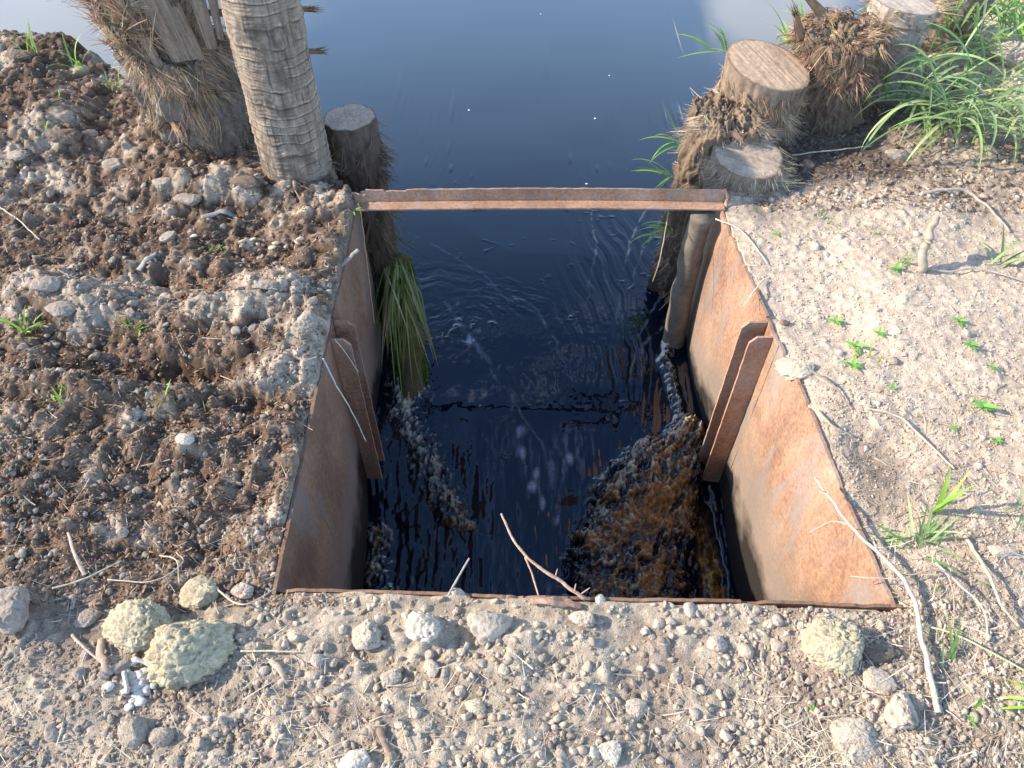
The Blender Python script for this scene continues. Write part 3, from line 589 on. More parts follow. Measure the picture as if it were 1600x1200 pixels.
# frayed stump behind it on the left
fb = (-1.06, 2.38)
def left_frayed(i):
    a = fibres_on(i, 4200, (.02, .33), .10, -1, .03, .10, (.001, .0032), (.36, .235, .14), rmul=1.0, droop=.05, cs=.45)
    b = fibres_on(i, 2200, (.26, .36), .9, .0, .02, .06, (.001, .003), (.48, .34, .21), rmul=.97, droop=.9)
    c = fibres_on(dict(i, lean=(-.12, -.05)), 4600, (.34, .66), .10, 1, .06, .17, (.0015, .006), (.44, .31, .20), rmul=.88, droop=.0, cs=.4)
    d = fibres_on(dict(i, lean=(-.12, -.05)), 1500, (.34, .66), .9, .4, .02, .07, (.001, .003), (.42, .30, .20), rmul=.86, droop=.5)
    return [a, b, c, d]
e1, i1_ = make_stump('frayed_palm_stump', 'big frayed palm stump of shaggy brown fibre left of the ringed trunk', 'stump', fb, 0,
    stump_core('trunk', fb, .150, -.1, .33, (-.04, 0), .05, False, (0, 0), .22, 12, (.06, .045, .032), (.34, .275, .215), 240, 220, vert=.10, ragged=.06, cap_c=(.2, .15, .1)), left_frayed)
up, _, _ = stump_core('leaf_bases', (fb[0] - .02, fb[1]), .115, .26, .66, (-.12, -.05), 0, False, (0, 0), .26, 14, (.08, .055, .038), (.32, .24, .165), 200, 200, vert=.16, ragged=.08, cap=True); part('leaf_bases', up, M_bark, e1)
def slab(P0, P1, w0, w1, th, c, seed):
    """a split leaf stalk: a flat fibrous slat with a frayed end"""
    P0 = np.array(P0, float); P1 = np.array(P1, float); A = Acc(); n = 40; m = 14; d = P1 - P0; L_ = np.linalg.norm(d); d /= L_; vw = np.array([-.1, -1, .55]); s = np.cross(d, vw); s /= np.linalg.norm(s); nm = np.cross(s, d)
    k = np.linspace(0, 1, n); j = np.linspace(-1, 1, m); J, K = np.meshgrid(j, k)
    Ke = K * (1 + .10 * vn(np.stack([J * 7, J * 0 + seed, J * 0], -1), seed)); wd = w0 + (w1 - w0) * K
    gro = .0022 * vn(np.stack([J * 9, K * 2, J * 0 + seed], -1), seed)
    for sg in (1, -1):
        V = P0 + d * (Ke * L_)[..., None] + s * (J * wd * .5)[..., None] + nm * ((th * .5 * (1 - .8 * J ** 2) + gro) * sg)[..., None]
        cc = np.array(c) * (1 + .35 * vn(np.stack([J * 12, K * 3, J * 0 + seed], -1), seed + 1))[..., None]
        A.add(V.reshape(-1, 3), grid_faces(m, n)[:, ::sg], None, np.clip(cc.reshape(-1, 3), .02, .7))
    q = 60; P = P0 + d * L_ * .95 + s * (rng.uniform(-.5, .5, (q, 1)) * w1); ribbons(A, P, d + rng.normal(0, .12, (q, 3)), rng.uniform(.01, .05, q), rng.uniform(.001, .003, q), rng.normal(0, .006, (q, 3)), jit(q, c, .2))
    return A.mesh('leaf_stalk')
for u0, v0, z0_, u1, v1, z1_, w0, w1, s in ((282, 95, .32, 222, -20, .66, .05, .07, 1), (300, 92, .33, 240, -30, .70, .04, .05, 2), (332, 75, .36, 300, -30, .68, .035, .05, 3), (252, 108, .26, 196, 8, .50, .03, .035, 4), (315, 92, .30, 272, 5, .58, .025, .03, 5), (345, 60, .3, 328, -20, .6, .02, .03, 13)):
    p0 = np.array(at(u0, v0, z0_)); p1 = np.array(at(u1, v1, z1_)); p0[0] *= 2.24 / p0[1]; p1[0] *= 2.22 / p1[1]; p0[2] = 1.5 + (p0[2] - 1.5) * 2.24 / p0[1]; p1[2] = 1.5 + (p1[2] - 1.5) * 2.22 / p1[1]; p0[1] = 2.24; p1[1] = 2.22
    part('leaf_stalk', slab(p0, p1, w0, w1, .014, (.25, .19, .135), s), M_wood, e1)
for u0, v0, u1, v1, zz, yy, s in ((225, 62, 183, 60, .42, 2.30, 6), (236, 80, 192, 95, .36, 2.32, 7), (385, 80, 495, 90, .30, 2.36, 8), (380, 14, 484, 18, .45, 2.36, 9), (350, 20, 330, 2, .50, 2.28, 10)):
    dd = (1.5 - zz) ; P0 = np.array(at(u0, v0, zz)); P1 = np.array(at(u1, v1, zz)); k = yy / P0[1]
    P0 = np.array([P0[0] * k, yy, 1.5 + (P0[2] - 1.5) * k]); P1 = np.array([P1[0] * k, yy, 1.5 + (P1[2] - 1.5) * k])
    part('leaf_stalk', slab(P0, P1, .022 + .012 * (s < 8), .016 + .012 * (s < 8), .012, (.30, .19, .11), s), M_wood, e1)
# short cut stump between trunk and bar
cb = (-.545, 2.345)
make_stump('cut_stump', 'dark sawn stump with a grey top, in the pond right of the ringed trunk', 'stump', cb, ZW,
    stump_core('trunk', cb, .086, -.8, .10, (0, -.01), .05, False, (.04, -.02), .10, 21, (.075, .055, .04), (.17, .12, .085), cap_c=(.36, .27, .21)),
    lambda i: [fibres_on(i, 1500, (-.3, .08), .5, -1, .02, .08, (.001, .003), (.17, .115, .075), rmul=1.02, droop=.1), fibres_on(i, 260, (-.12, .0), 1.6, -.5, .03, .07, (.001, .004), (.22, .15, .1), (-.6, .6), 1.02)])
# roots behind the far left corner
rb = (-.47, 2.085)
make_stump('root_clump', 'dark hanging root clump behind the far left corner of the sluice', 'roots', rb, ZW,
    stump_core('root_core', rb, .035, -.75, -.03, (.02, 0), .0, False, (0, 0), .35, 22, (.03, .022, .016), (.11, .08, .055), 60, 90, ragged=.02),
    lambda i: [fibres_on(i, 1500, (-.5, -.02), .5, -1, .04, .14, (.001, .004), (.12, .08, .05), rmul=1.05, droop=.1)], part_name='root_core')
# right bank
pb = (.715, 2.315)
def shag(i): return [fibres_on(i, 7500, (-.55, .13), .16, -.9, .02, .09, (.001, .0042), (.36, .245, .155), rmul=1.01, droop=.05, cs=.42), fibres_on(i, 1700, (.02, .14), .8, .1, .02, .07, (.001, .003), (.50, .38, .26), rmul=.9, droop=.9)]
make_stump('shaggy_palm_stump', 'shaggy brown fibrous palm stump rising from the pond beside the grey sawn stump', 'stump', pb, ZW,
    stump_core('trunk', pb, .112, -.85, .125, (.03, .05), .10, False, (.0, .1), .34, 31, (.07, .045, .028), (.34, .235, .15), 220, 260, vert=.16, ragged=.07, cap_c=(.2, .14, .09)), shag)
sb = at(1168, 243, .07)
make_stump('sawn_stump', 'low sawn stump with a smooth weathered grey top by the right end of the bar', 'stump', sb, 0,
    stump_core('trunk', sb[:2], .112, -.1, .074, (0, 0), .04, False, (-.06, .13), .05, 32, (.16, .115, .08), (.30, .22, .155), cap_c=(.38, .285, .20), saw=(.4, 1)),
    lambda i: [fibres_on(i, 2400, (.0, .065), .35, -.8, .012, .045, (.0008, .0022), (.40, .30, .205), rmul=1.0), fibres_on(i, 320, (.0, .05), 1.4, .1, .02, .07, (.0008, .002), (.42, .33, .23), (-.7, .4), 1.0)])
bb = at(1200, 102, .22)
make_stump('sawn_stump', 'tall sawn stump with a warm brown saw-marked top behind the grey one', 'stump', bb, 0,
    stump_core('trunk', bb[:2], .140, -.4, .222, (0, 0), .05, False, (-.17, .10), .05, 33, (.15, .10, .07), (.30, .22, .155), cap_c=(.50, .33, .205), saw=(.9, .45)),
    lambda i: [fibres_on(i, 2600, (.0, .19), .15, -.9, .02, .08, (.001, .003), (.32, .22, .14), rmul=1.02, droop=.1)])
db = at(1281, 168, 0)
e3, i3_ = make_stump('frayed_palm_stump', 'ragged dark brown stump with a torn fibrous crown behind the brown sawn stump', 'stump', db, 0,
    stump_core('trunk', db[:2], .138, -.2, .27, (.0, 0), .1, False, (0, 0), .32, 34, (.05, .032, .02), (.24, .155, .10), 200, 200, vert=.14, ragged=.07, cap_c=(.2, .14, .09)),
    lambda i: [fibres_on(i, 3600, (.14, .30), .5, -.3, .02, .07, (.001, .0035), (.28, .185, .115), rmul=1.0, droop=.6, cs=.4), fibres_on(i, 1500, (.24, .31), .9, .3, .02, .05, (.001, .003), (.34, .22, .14), rmul=.6, droop=1), fibres_on(i, 2200, (.0, .2), .3, -1, .03, .09, (.001, .003), (.22, .15, .1), rmul=1.02)])
for u0, v0, u1, v1, z0_, s in ((1252, 60, 1243, 22, .30, 11), (1285, 22, 1262, -4, .36, 12)):
    P0 = np.array(at(u0, v0, z0_)); k = 2.56 / P0[1]; P0 = np.array([P0[0] * k, 2.56, 1.5 + (P0[2] - 1.5) * k]); P1 = np.array(at(u1, v1, z0_)); k = 2.56 / P1[1]; P1 = np.array([P1[0] * k, 2.56, 1.5 + (P1[2] - 1.5) * k])
    part('leaf_stalk', slab(P0, P1, .035, .02, .014, (.26, .15, .09), s), M_wood, e3)
eb = at(1362, 122, 0)
make_stump('smooth_stump', 'smooth pale grey palm stump on the far right bank behind the grass', 'stump', eb, 0,
    stump_core('trunk', eb[:2], .112, -.2, .285, (0.06, 0), .04, True, (-.1, -.05), .05, 35, (.28, .22, .17), (.46, .38, .30), ringstep=.09, cap_c=(.46, .36, .27)),
    lambda i: [fibres_on(i, 900, (.22, .29), .8, .5, .015, .05, (.001, .003), (.36, .26, .17), rmul=1.0)])
hb_ = at(1455, 66, 0)
make_stump('smooth_stump', 'farthest wide brown palm stump half hidden in the grass at the top right', 'stump', hb_, 0,
    stump_core('trunk', hb_[:2], .14, -.2, .25, (0, 0), .06, True, (0, 0), .08, 36, (.20, .14, .10), (.36, .27, .20), ringstep=.07, cap_c=(.44, .34, .25)),
    lambda i: [fibres_on(i, 900, (.0, .25), .5, .5, .02, .06, (.001, .003), (.32, .22, .15), rmul=1.0)])
# post
A = Acc(); tube(A, [(.618, 1.995, -1.0), (.612, 1.99, -.62), (.60, 1.985, -.3), (.598, 1.965, -.01)], .043, .036, 70, 28, (.17, .135, .10), .16, 5)
po = obj('wooden_post', A.mesh('wooden_post'), M_wood); tag(po, 'bare grey-brown wooden post in the water at the far right corner of the sluice', 'post')
# mossy leaning log
lg = empty('mossy_log', (-.385, 1.93, -.62)); tag(lg, 'half rotten log slick with green moss, leaning in the water inside the left wall', 'log')
A = Acc(); tube(A, [(-.41, 2.14, -.34), (-.395, 2.0, -.43), (-.375, 1.86, -.57), (-.355, 1.68, -.80)], .045, .062, 70, 30, (.10, .085, .035), .40, 6); part('log', A.mesh('log'), M_wood, lg)
A = Acc(); n = 9000; k = rng.uniform(0, 1, n) ** .85; ax = np.stack([-.41 + .055 * k, 2.13 - .42 * k, -.36 - .40 * k ** 1.2], -1); th = rng.uniform(-.7, 3.0, n); rr_ = .048 + .014 * k
P = ax + np.stack([np.cos(th) * rr_, np.sin(th) * rr_ * .3, np.sin(th) * rr_], -1); cm = np.where(rng.uniform(0, 1, (n, 1)) < .5 + .4 * k[:, None], np.array([[.10, .20, .02]]), np.array([[.13, .11, .05]]))
ribbons(A, P, np.stack([rng.normal(.1, .3, n), -np.ones(n), rng.normal(-.6, .3, n)], -1), rng.uniform(.012, .045, n), rng.uniform(.0012, .003, n), rng.normal(0, .005, (n, 3)), cm * rng.uniform(.5, 1.5, (n, 1)), 3)
part('moss', A.mesh('moss', False), M_moss, lg)

# ------------------------------------------------------------------ clods
def ico(sub):
    import bmesh
    bm = bmesh.new(); bmesh.ops.create_icosphere(bm, subdivisions=sub, radius=1); V = np.array([v.co[:] for v in bm.verts]); F = np.array([[v.index for v in f.verts] for f in bm.faces]); bm.free(); return V, F
I5, I4, I3, I2, I1 = ico(6), ico(5), ico(4), ico(2), ico(1)
def clod_mesh(name, sub, seed, c, rough=.28, flat=.75, crumb=.07, cvar=.15, cuts=11, hard=.7):
    V, F = sub; s = seed * 3.7
    r = 1 + rough * fbm(V * 1.3 + s, 3, .5, seed % 40) + rough * .7 * (1 - 2 * np.abs(fbm(V * 2.6 + s, 3, .5, seed % 37 + 1))) + crumb * fbm(V * 9 + s, 3, .65, seed % 31) + crumb * .6 * np.abs(vn(V * 22 + s, 3))
    rs = np.random.default_rng(seed); W = V * r[:, None]
    for _ in range(cuts):
        nn = rs.normal(size=3); nn /= np.linalg.norm(nn); d0 = rs.uniform(.52, .85); pr = W @ nn; W -= nn[None] * (np.clip(pr - d0, 0, None) * hard)[:, None]
    W += V * (.07 * fbm(V * 6 + s, 5, .7, 3) + .05 * (1 - 2 * np.abs(fbm(V * 5 + s, 4, .6, 6))) - .12 * ss(-np.abs(fbm(V * 2.2 + s, 3, .6, 9)), -.05, 0) * .6)[:, None]
    W[:, 2] *= flat; W *= np.array([1, .85 + .25 * ((seed * 7) % 10) / 10, 1])
    W /= np.abs(W[:, 0]).max()
    q = 1 + cvar * 1.6 * fbm(V * 3 + s, 4, .6, 2) + cvar * vn(V * 14 + s, 5)
    return make_mesh(name, W, F, np.clip(np.array(c) * q[:, None], .01, .75))
PALE, YEL, GREY, BRN, WHT, CRM = (.47, .375, .28), (.46, .38, .245), (.35, .28, .215), (.20, .145, .105), (.56, .475, .365), (.60, .48, .33)
BIG = [ # u, v, width px, height/width, colour, label
 (18, 950, 78, 1.15, GREY, 'largest grey-brown clod, cut by the left edge of the frame'),
 (226, 985, 122, .80, YEL, 'yellowish cracked clod left of the biggest yellowish one, above the white powder'),
 (300, 1020, 150, .95, YEL, 'biggest yellowish cracked clod, lower right of the pair beside the white powder'),
 (306, 930, 76, .7, YEL, 'smaller yellowish clod sitting above the pair of yellowish clods'),
 (381, 926, 36, .8, PALE, 'squarish pale clod at the near left corner of the sluice'),
 (138, 966, 46, .8, GREY, 'lone grey clod left of the yellowish clods'),
 (570, 998, 58, .85, PALE, 'angular pale clod on the front rim, leftmost of the three big ones there'),
 (662, 982, 62, .85, WHT, 'whitish jagged clod on the front rim, middle of the three big ones there'),
 (766, 980, 76, .8, PALE, 'broad pale lump on the front rim, rightmost of the three big ones there'),
 (909, 970, 44, .8, PALE, 'pale knobbly clod just below the flat bark strip'),
 (1302, 1012, 104, .9, YEL, 'pale yellow clod on the right part of the front rim'),
 (1372, 1022, 56, .6, BRN, 'dark brown lump touching the pale yellow clod on its right'),
 (1119, 1008, 36, 1.0, PALE, 'upright pale clod on the front rim below the amber water'),
 (1078, 952, 22, 1.1, PALE, 'small upright clod standing right on the front steel edge'),
 (745, 1106, 40, .75, CRM, 'smooth creamy stone alone on the foreground soil'),
 (1336, 1152, 88, .7, PALE, 'large pale clod near the bottom right, above the dry straws'),
 (1408, 1118, 60, .85, PALE, 'crumbly clod up right of the large bottom right one'),
 (953, 1176, 54, .8, WHT, 'whitish clod at the bottom edge right of the middle'),
 (608, 1062, 42, .9, PALE, 'rounded clod standing below the angular pale clod of the front rim'),
 (524, 1078, 34, .8, GREY, 'small round grey clod in the foreground left of centre'),
 (553, 1192, 64, .7, WHT, 'white crumbling clod cut by the bottom edge'),
 (210, 1150, 52, 1.0, GREY, 'tall grey clod at the bottom left, left one of a touching pair'),
 (256, 1152, 52, .8, GREY, 'round grey clod at the bottom left, right one of a touching pair'),
 (994, 1108, 38, .75, PALE, 'pale clod in the foreground between the creamy stone and the large bottom right clod'),
 (1246, 576, 74, .55, CRM, 'creamy chunk of dead wood pith lying on the right steel rim'),
 (497, 1034, 24, 1.0, PALE, 'narrow pale clod in a row below the front rim, left of the round grey one'),
 (1165, 1018, 26, .8, PALE, 'small clod between the upright pale clod and the yellow clod'),
 (1213, 1010, 30, .85, PALE, 'pale clod immediately left of the pale yellow clod'),
 (1372, 1068, 52, .7, PALE, 'crumbly clod below the dark brown lump'),
 (715, 930, 26, .9, WHT, 'pale pebble on the front steel edge where the short twig leans'),
 (937, 938, 20, .8, WHT, 'tiny pale pebble at the foot of the thorny twig'),
 (676, 1046, 30, .8, PALE, 'pale clod below the whitish jagged clod'),
 (1030, 975, 22, .8, PALE, 'little clod on the front rim between the bark strip and the upright clod'),
 (78, 452, 52, .6, GREY, 'grey clod on the left peat beside the grass seedling'),
 (100, 492, 60, .6, GREY, 'rounded grey clod just above the grass seedling at the left'),
 (176, 258, 44, .6, GREY, 'grey lump near the upper left on the peat'),
 (110, 232, 56, .7, BRN, 'dark tall lump of peat left of the frayed stump'),
 (262, 300, 40, .6, GREY, 'grey lump on the peat below the frayed stump'),
 (296, 322, 50, .5, GREY, 'slaty grey lump on the peat below the first grey lump'),
 (388, 300, 56, .6, BRN, 'brown earthy clod at the foot of the ringed trunk'),
 (264, 372, 30, .7, GREY, 'small pale grey clod in the middle of the left peat'),
 (296, 700, 32, .8, WHT, 'pale ashy clod below the gully on the left peat'),
 (30, 250, 44, .6, GREY, 'pale lump near the left edge of the peat'),
 (480, 505, 44, .8, GREY, 'ashy crust lump overhanging the left steel plate'),
 (412, 448, 52, .5, GREY, 'broad ashy crust lump back from the left steel plate'),
 (1404, 245, 48, .6, GREY, 'dusty grey clod on dark soil below the tall grass'),
 (1262, 258, 30, .7, BRN, 'black wet clod right of the grey sawn stump'),
 (1562, 862, 56, .6, PALE, 'pale crusted clod at the right edge under the long dry stalk'),
 (1580, 95, 84, .8, PALE, 'large pale clod at the top right corner beyond the grass'),
 (30, 85, 60, .4, BRN, 'dark peat lump on the pond edge at the top left'),
 (1395, 565, 18, .8, GREY, 'round grey pebble on the sandy right bank'),
 (1225, 505, 20, .7, BRN, 'small dark clod at the right rim above the creamy chunk'),
]
placed = []
for k, (u, v, wpx, hr, c, lab) in enumerate(BIG):
    p = G(u, v); hw = wpx * pxm(v, p[2]) * .5; sub = I5 if wpx > 80 else (I4 if wpx > 30 else I3)
    me = clod_mesh('soil_clod', sub, k + 1, c, .26 if c != YEL else .34, .8 if hr > .7 else .6, .11 if wpx > 50 else .08, .15, 11 if c != YEL else 6, .7 if c != YEL else .5)
    rz = 0.0; o = obj('soil_clod', me, M_clod, None, (p[0], p[1], p[2] + hw * hr * .15), (random.uniform(-.15, .15), random.uniform(-.15, .15), rz), (hw, hw * hr * 1.15, hw * hr))
    tag(o, lab, 'clod'); placed.append((p[0], p[1], hw))
# the small clods that can still be told one by one
var = [clod_mesh('small_clod', I3, 100 + k, PALE, .28, .75, .08) for k in range(7)]
varG = [clod_mesh('small_clod', I3, 120 + k, GREY, .28, .75, .08) for k in range(5)]
varR = [clod_mesh('small_clod', I2, 140 + k, (.50, .40, .32), .28, .75, .08) for k in range(4)]
zones = [((380, 950, 1420, 1190), 120, var, 'small pale clod among many on the soil in front of the sluice', 'small clods in front of the sluice', (10, 26)),
         ((0, 1010, 380, 1195), 50, varG, 'small grey clod on the trampled soil in the near left corner', 'small clods in the near left corner', (10, 26)),
         ((10, 180, 520, 880), 70, varG, 'small ashy clod scattered over the left peat bank', 'small clods on the left peat bank', (9, 22)),
         ((1200, 320, 1600, 900), 32, varR, 'small sandy clod scattered over the right bank', 'small clods on the right bank', (8, 17))]
SMALL = []
for (u0, v0, u1, v1), n, vs, lab, grp, (a, b) in zones:
    c = 0
    while c < n:
        u, v = random.uniform(u0, u1), random.uniform(v0, v1); p = G(u, v)
        if not bool(onland(p[0], p[1], .02)) or p[2] < -.08: continue
        hw = (a + (b - a) * random.random() ** 2.2) * pxm(v) * .5
        if any(math.hypot(p[0] - q[0], p[1] - q[1]) < (hw + q[2]) * .8 for q in placed): continue
        o = obj('small_clod', random.choice(vs), M_clod, None, (p[0], p[1], p[2] + hw * .12), (random.uniform(-.5, .5), random.uniform(-.5, .5), random.uniform(0, 6.3)), (hw, hw, hw * random.uniform(.7, 1)))
        tag(o, lab, 'clod', grp); placed.append((p[0], p[1], hw)); SMALL.append((o, u, v, lab.split(' clod')[0])); c += 1

MARKS = [('the biggest yellowish clod', 304, 1022), ('the yellowish clod by the white powder', 226, 985), ('the small yellowish clod', 306, 930), ('the squarish clod at the steel corner', 381, 926), ('the lone grey clod', 138, 966), ('the angular clod on the front rim', 570, 998),
 ('the whitish jagged clod', 662, 982), ('the broad lump on the front rim', 766, 980), ('the flat bark strip', 870, 941), ('the pale yellow clod at the right', 1302, 1012), ('the upright clod below the amber water', 1119, 1008), ('the creamy foreground stone', 745, 1106), ('the large bottom right clod', 1336, 1152),
 ('the whitish clod at the bottom edge', 953, 1176), ('the round grey foreground clod', 524, 1078), ('the white clod cut by the bottom edge', 553, 1192), ('the touching pair of grey clods', 232, 1150), ('the largest clod at the left edge', 18, 950), ('the creamy chunk on the right rim', 1246, 576), ('the leafy cluster', 1335, 540),
 ('the upright stick', 1440, 410), ('the broadest leafy seedling', 1532, 640), ('the lone far right seedling', 1514, 544), ('the low spreading grass patch', 1290, 358), ('the long slanting pale twig', 1420, 680), ('the grass tuft by the bleached stalk', 1440, 850), ('the left edge seedling', 38, 520),
 ('the bushy seedling', 216, 515), ('the gully seedling', 259, 640), ('the seedling at the gully end', 103, 635), ('the pale ashy clod', 296, 700), ('the seed husks', 435, 384), ('the foot of the frayed stump', 300, 240), ('the foot of the ringed trunk', 460, 320), ('the left steel plate corner', 430, 900),
 ('the left guide rails', 520, 560), ('the split pale reed', 118, 865), ('the ashy crust lump', 480, 505), ('the small far left sprout', 42, 318), ('the creamy right edge of the peat', 380, 780), ('the bleached stalk bend', 1413, 905), ('the rim below the thorny twig', 1000, 1050)]
MARKS = [m for m in MARKS if m[0] not in ('the creamy right edge of the peat',)]
ORD = ['nearest', 'second', 'third', 'fourth', 'fifth', 'sixth', 'seventh', 'eighth', 'ninth', 'tenth', 'eleventh', 'twelfth', 'thirteenth', 'fourteenth', 'fifteenth', 'sixteenth', 'seventeenth', 'eighteenth', 'nineteenth', 'twentieth', 'twenty-first', 'twenty-second', 'twenty-third', 'twenty-fourth', 'twenty-fifth', 'twenty-sixth']
keys = {}
for o, u, v, kind in SMALL:
    m = min(MARKS, key=lambda q: math.hypot(q[1] - u, q[2] - v)); du, dv = u - m[1], v - m[2]
    d = ('right of' if du > 0 else 'left of') if abs(du) > abs(dv) else ('below' if dv > 0 else 'above'); keys.setdefault((kind, d, m[0]), []).append((math.hypot(du, dv), o))
for (kind, d, m), l in keys.items():
    for q, (_, o) in enumerate(sorted(l, key=lambda t: t[0])): o['label'] = ('%s clod %s %s' % (kind, d, m)) if len(l) == 1 else '%s %s clod %s %s' % (ORD[q], kind, d, m)
# crumbs: nobody could count them
def scatter_pts(n, ubox, dens=None):
    u = rng.uniform(ubox[0], ubox[2], n * 2); v = rng.uniform(ubox[1], ubox[3], n * 2)
    t = (v - 600) / 1200; dn = SP + CP * t; x = (u - 800) / 1200 / dn * 1.5; y = (CP - SP * t) / dn * 1.5
    m = onland(x, y, .008); x, y, v = x[m][:n], y[m][:n], v[m][:n]; return x, y, v
SH = []
for q in range(28):
    V_, F_ = ico(2); rs = np.random.default_rng(500 + q); W = V_ * (1 + .25 * fbm(V_ * 1.5 + q, 2)[:, None])
    for _ in range(9):
        nn = rs.normal(size=3); nn /= np.linalg.norm(nn); W -= nn[None] * (np.clip(W @ nn - rs.uniform(.4, .8), 0, None) * .95)[:, None]
    SH.append(W * rs.uniform(.75, 1.2, 3))
SH = np.array(SH)
def crumbs(specs, name):
    A = Acc()
    for (bx, n, smin, smax, cs, sub, pw) in specs:
        x, y, v = scatter_pts(n, bx); n = len(x); z = gz(x, y); ok = z > -.12; x, y, z = x[ok], y[ok], z[ok]; n = len(x)
        r = (smin + (smax - smin) * rng.uniform(0, 1, n) ** pw) * .5
        F = I2[1]; B = SH[0]; base = gc(x, y); w_ = rng.uniform(0, 1, (n, 1)) < .6
        col = np.where(w_, base * rng.uniform(.8, 1.45, (n, 1)), np.array(cs) * rng.uniform(.7, 1.2, (n, 1)))
        Vv = SH[rng.integers(0, len(SH), n)] * r[:, None, None] * rng.uniform(.7, 1.25, (n, 1, 3)) * 1.25
        a = rng.uniform(0, 6.28, n); ca, sa = np.cos(a), np.sin(a); X = Vv[..., 0] * ca[:, None] - Vv[..., 1] * sa[:, None]; Y = Vv[..., 0] * sa[:, None] + Vv[..., 1] * ca[:, None]
        Vv = np.stack([X + x[:, None], Y + y[:, None], Vv[..., 2] * .8 + (z + r * .15)[:, None]], -1)
        Fi = (F[None] + (np.arange(n) * len(B))[:, None, None]).reshape(-1, 3); A.add(Vv.reshape(-1, 3), None, Fi, np.repeat(np.clip(col, .02, .65), len(B), 0))
    o = obj(name, A.mesh(name, True), M_clod); return o
cr = crumbs([((380, 940, 1600, 1230), 4200, .003, .018, PALE, I2, 4.5), ((-40, 1000, 420, 1230), 2500, .003, .012, GREY, I2, 2.6), ((1120, 300, 1640, 960), 11000, .002, .008, (.50, .40, .31), I1, 3.0),
             ((-40, 90, 560, 950), 9000, .003, .016, GREY, I1, 3.2), ((1130, 930, 1640, 1230), 2500, .003, .012, PALE, I1, 2.2), ((1180, 120, 1640, 330), 1500, .005, .02, BRN, I1, 2)], 'soil_crumbs')
tag(cr, 'loose pale crumbs of earth strewn over the banks', 'crumbs', kind='stuff')
# peat chips and fibres
def chips(name, specs):
    A = Acc()
    for bx, n, l0, l1, w0, w1, cols, lift in specs:
        x, y, v = scatter_pts(n, bx); z = gz(x, y); ok = z > -.12; x, y, z = x[ok], y[ok], z[ok]; n = len(x)
        a = rng.uniform(0, 6.28, n); D = np.stack([np.cos(a), np.sin(a), rng.normal(0, .22, n)], -1); ln = l0 + (l1 - l0) * rng.uniform(0, 1, n) ** 2.5; wd = rng.uniform(w0, w1, n)
        P = np.stack([x, y, z + lift], -1) - D * ln[:, None] * .5; z2 = gz(P[:, 0] + D[:, 0] * ln, P[:, 1] + D[:, 1] * ln); D[:, 2] += np.clip((z2 - z) / ln * .6, -.6, .6)
        C = np.array(cols)[rng.integers(0, len(cols), n)] * rng.uniform(.65, 1.25, (n, 1)); Nn = np.stack([rng.normal(0, .4, n), rng.normal(0, .4, n), np.ones(n)], -1)
        ribbons(A, P, D, ln, wd, np.stack([rng.normal(0, .12, n) * ln, rng.normal(0, .12, n) * ln, rng.uniform(-.1, .15, n) * ln], -1), np.clip(C, .01, .7), 3, Nn)
    return obj(name, A.mesh(name, False), M_litter)
LC = [(.26, .17, .11), (.16, .10, .065), (.36, .28, .20), (.10, .065, .045), (.32, .19, .11)]
c1_ = chips('peat_fibres', [((-40, 90, 560, 950), 15000, .005, .024, .0014, .0055, LC, .002), ((1180, 130, 1640, 330), 3500, .008, .04, .001, .004, LC, .003), ((1280, 600, 1640, 1230), 2200, .008, .05, .001, .003, [(.45, .36, .26), (.3, .22, .15)], .003)])
tag(c1_, 'shredded peat fibres and bark chips covering the left bank', 'litter', kind='stuff')
c2_ = chips('dry_straw', [((380, 1030, 1300, 1230), 420, .02, .08, .0012, .0026, [(.55, .45, .33), (.42, .33, .24)], .006), ((-20, 940, 520, 1230), 260, .02, .07, .0012, .0026, [(.5, .42, .32)], .005), ((1140, 320, 1640, 940), 330, .015, .07, .0010, .0024, [(.55, .45, .34)], .004),
                        ((-20, 150, 560, 920), 420, .02, .08, .0010, .0024, [(.45, .36, .26)], .005), ((1300, 850, 1640, 1230), 260, .03, .13, .0010, .0024, [(.6, .5, .38)], .006), ((1220, 1120, 1330, 1210), 120, .03, .09, .0012, .0024, [(.55, .46, .33)], .008)])
tag(c2_, 'dry straw bits lying scattered over the soil', 'straw', kind='stuff')

# ------------------------------------------------------------------ twigs
TW, TWG, TWB = (.42, .33, .23), (.34, .30, .25), (.22, .155, .11)
def twig(name, label, pts, r0, r1, c=TW, branches=(), cat='twig', flat=1.0, rough=.18):
    """pts (u,v,height above the soil)"""
    P = [G(u, v, dz) for u, v, dz in pts]; o0 = P[0].copy(); A = Acc(); tube(A, [p - o0 for p in P], r0, r1, 12 * len(P), 8, c, rough, random.randrange(30), flat)
    if branches:
        e = empty(name, tuple(o0)); tag(e, label, cat); obj('stem', A.mesh('stem'), M_wood, e)
        for bp, br0, br1 in branches:
            A = Acc(); tube(A, [G(u, v, dz) - o0 for u, v, dz in bp], br0, br1, 14, 6, c, rough, random.randrange(30)); obj('side_branch', A.mesh('side_branch'), M_wood, e)
        return e
    return tag(obj(name, A.mesh(name), M_wood, None, tuple(o0)), label, cat)
def over(u, v, z):   # over the opening there is no soil: give the height itself
    return (u, v, z)
twig('thorny_twig', 'forked thorny reddish twig sticking up over the water from the front rim', [(915, 936, .008), (880, 912, .03), (845, 890, .045), (820, 868, .06), (800, 838, .07), (784, 801, .085)], .0042, .0022, (.48, .30, .20),
     [([(820, 870, .058), (832, 900, .04), (842, 932, .02)], .0022, .0016), ([(905, 930, .012), (922, 918, .03)], .002, .0008), ([(868, 902, .036), (872, 888, .05)], .0018, .0006), ([(897, 925, .02), (900, 912, .04)], .002, .0008)])
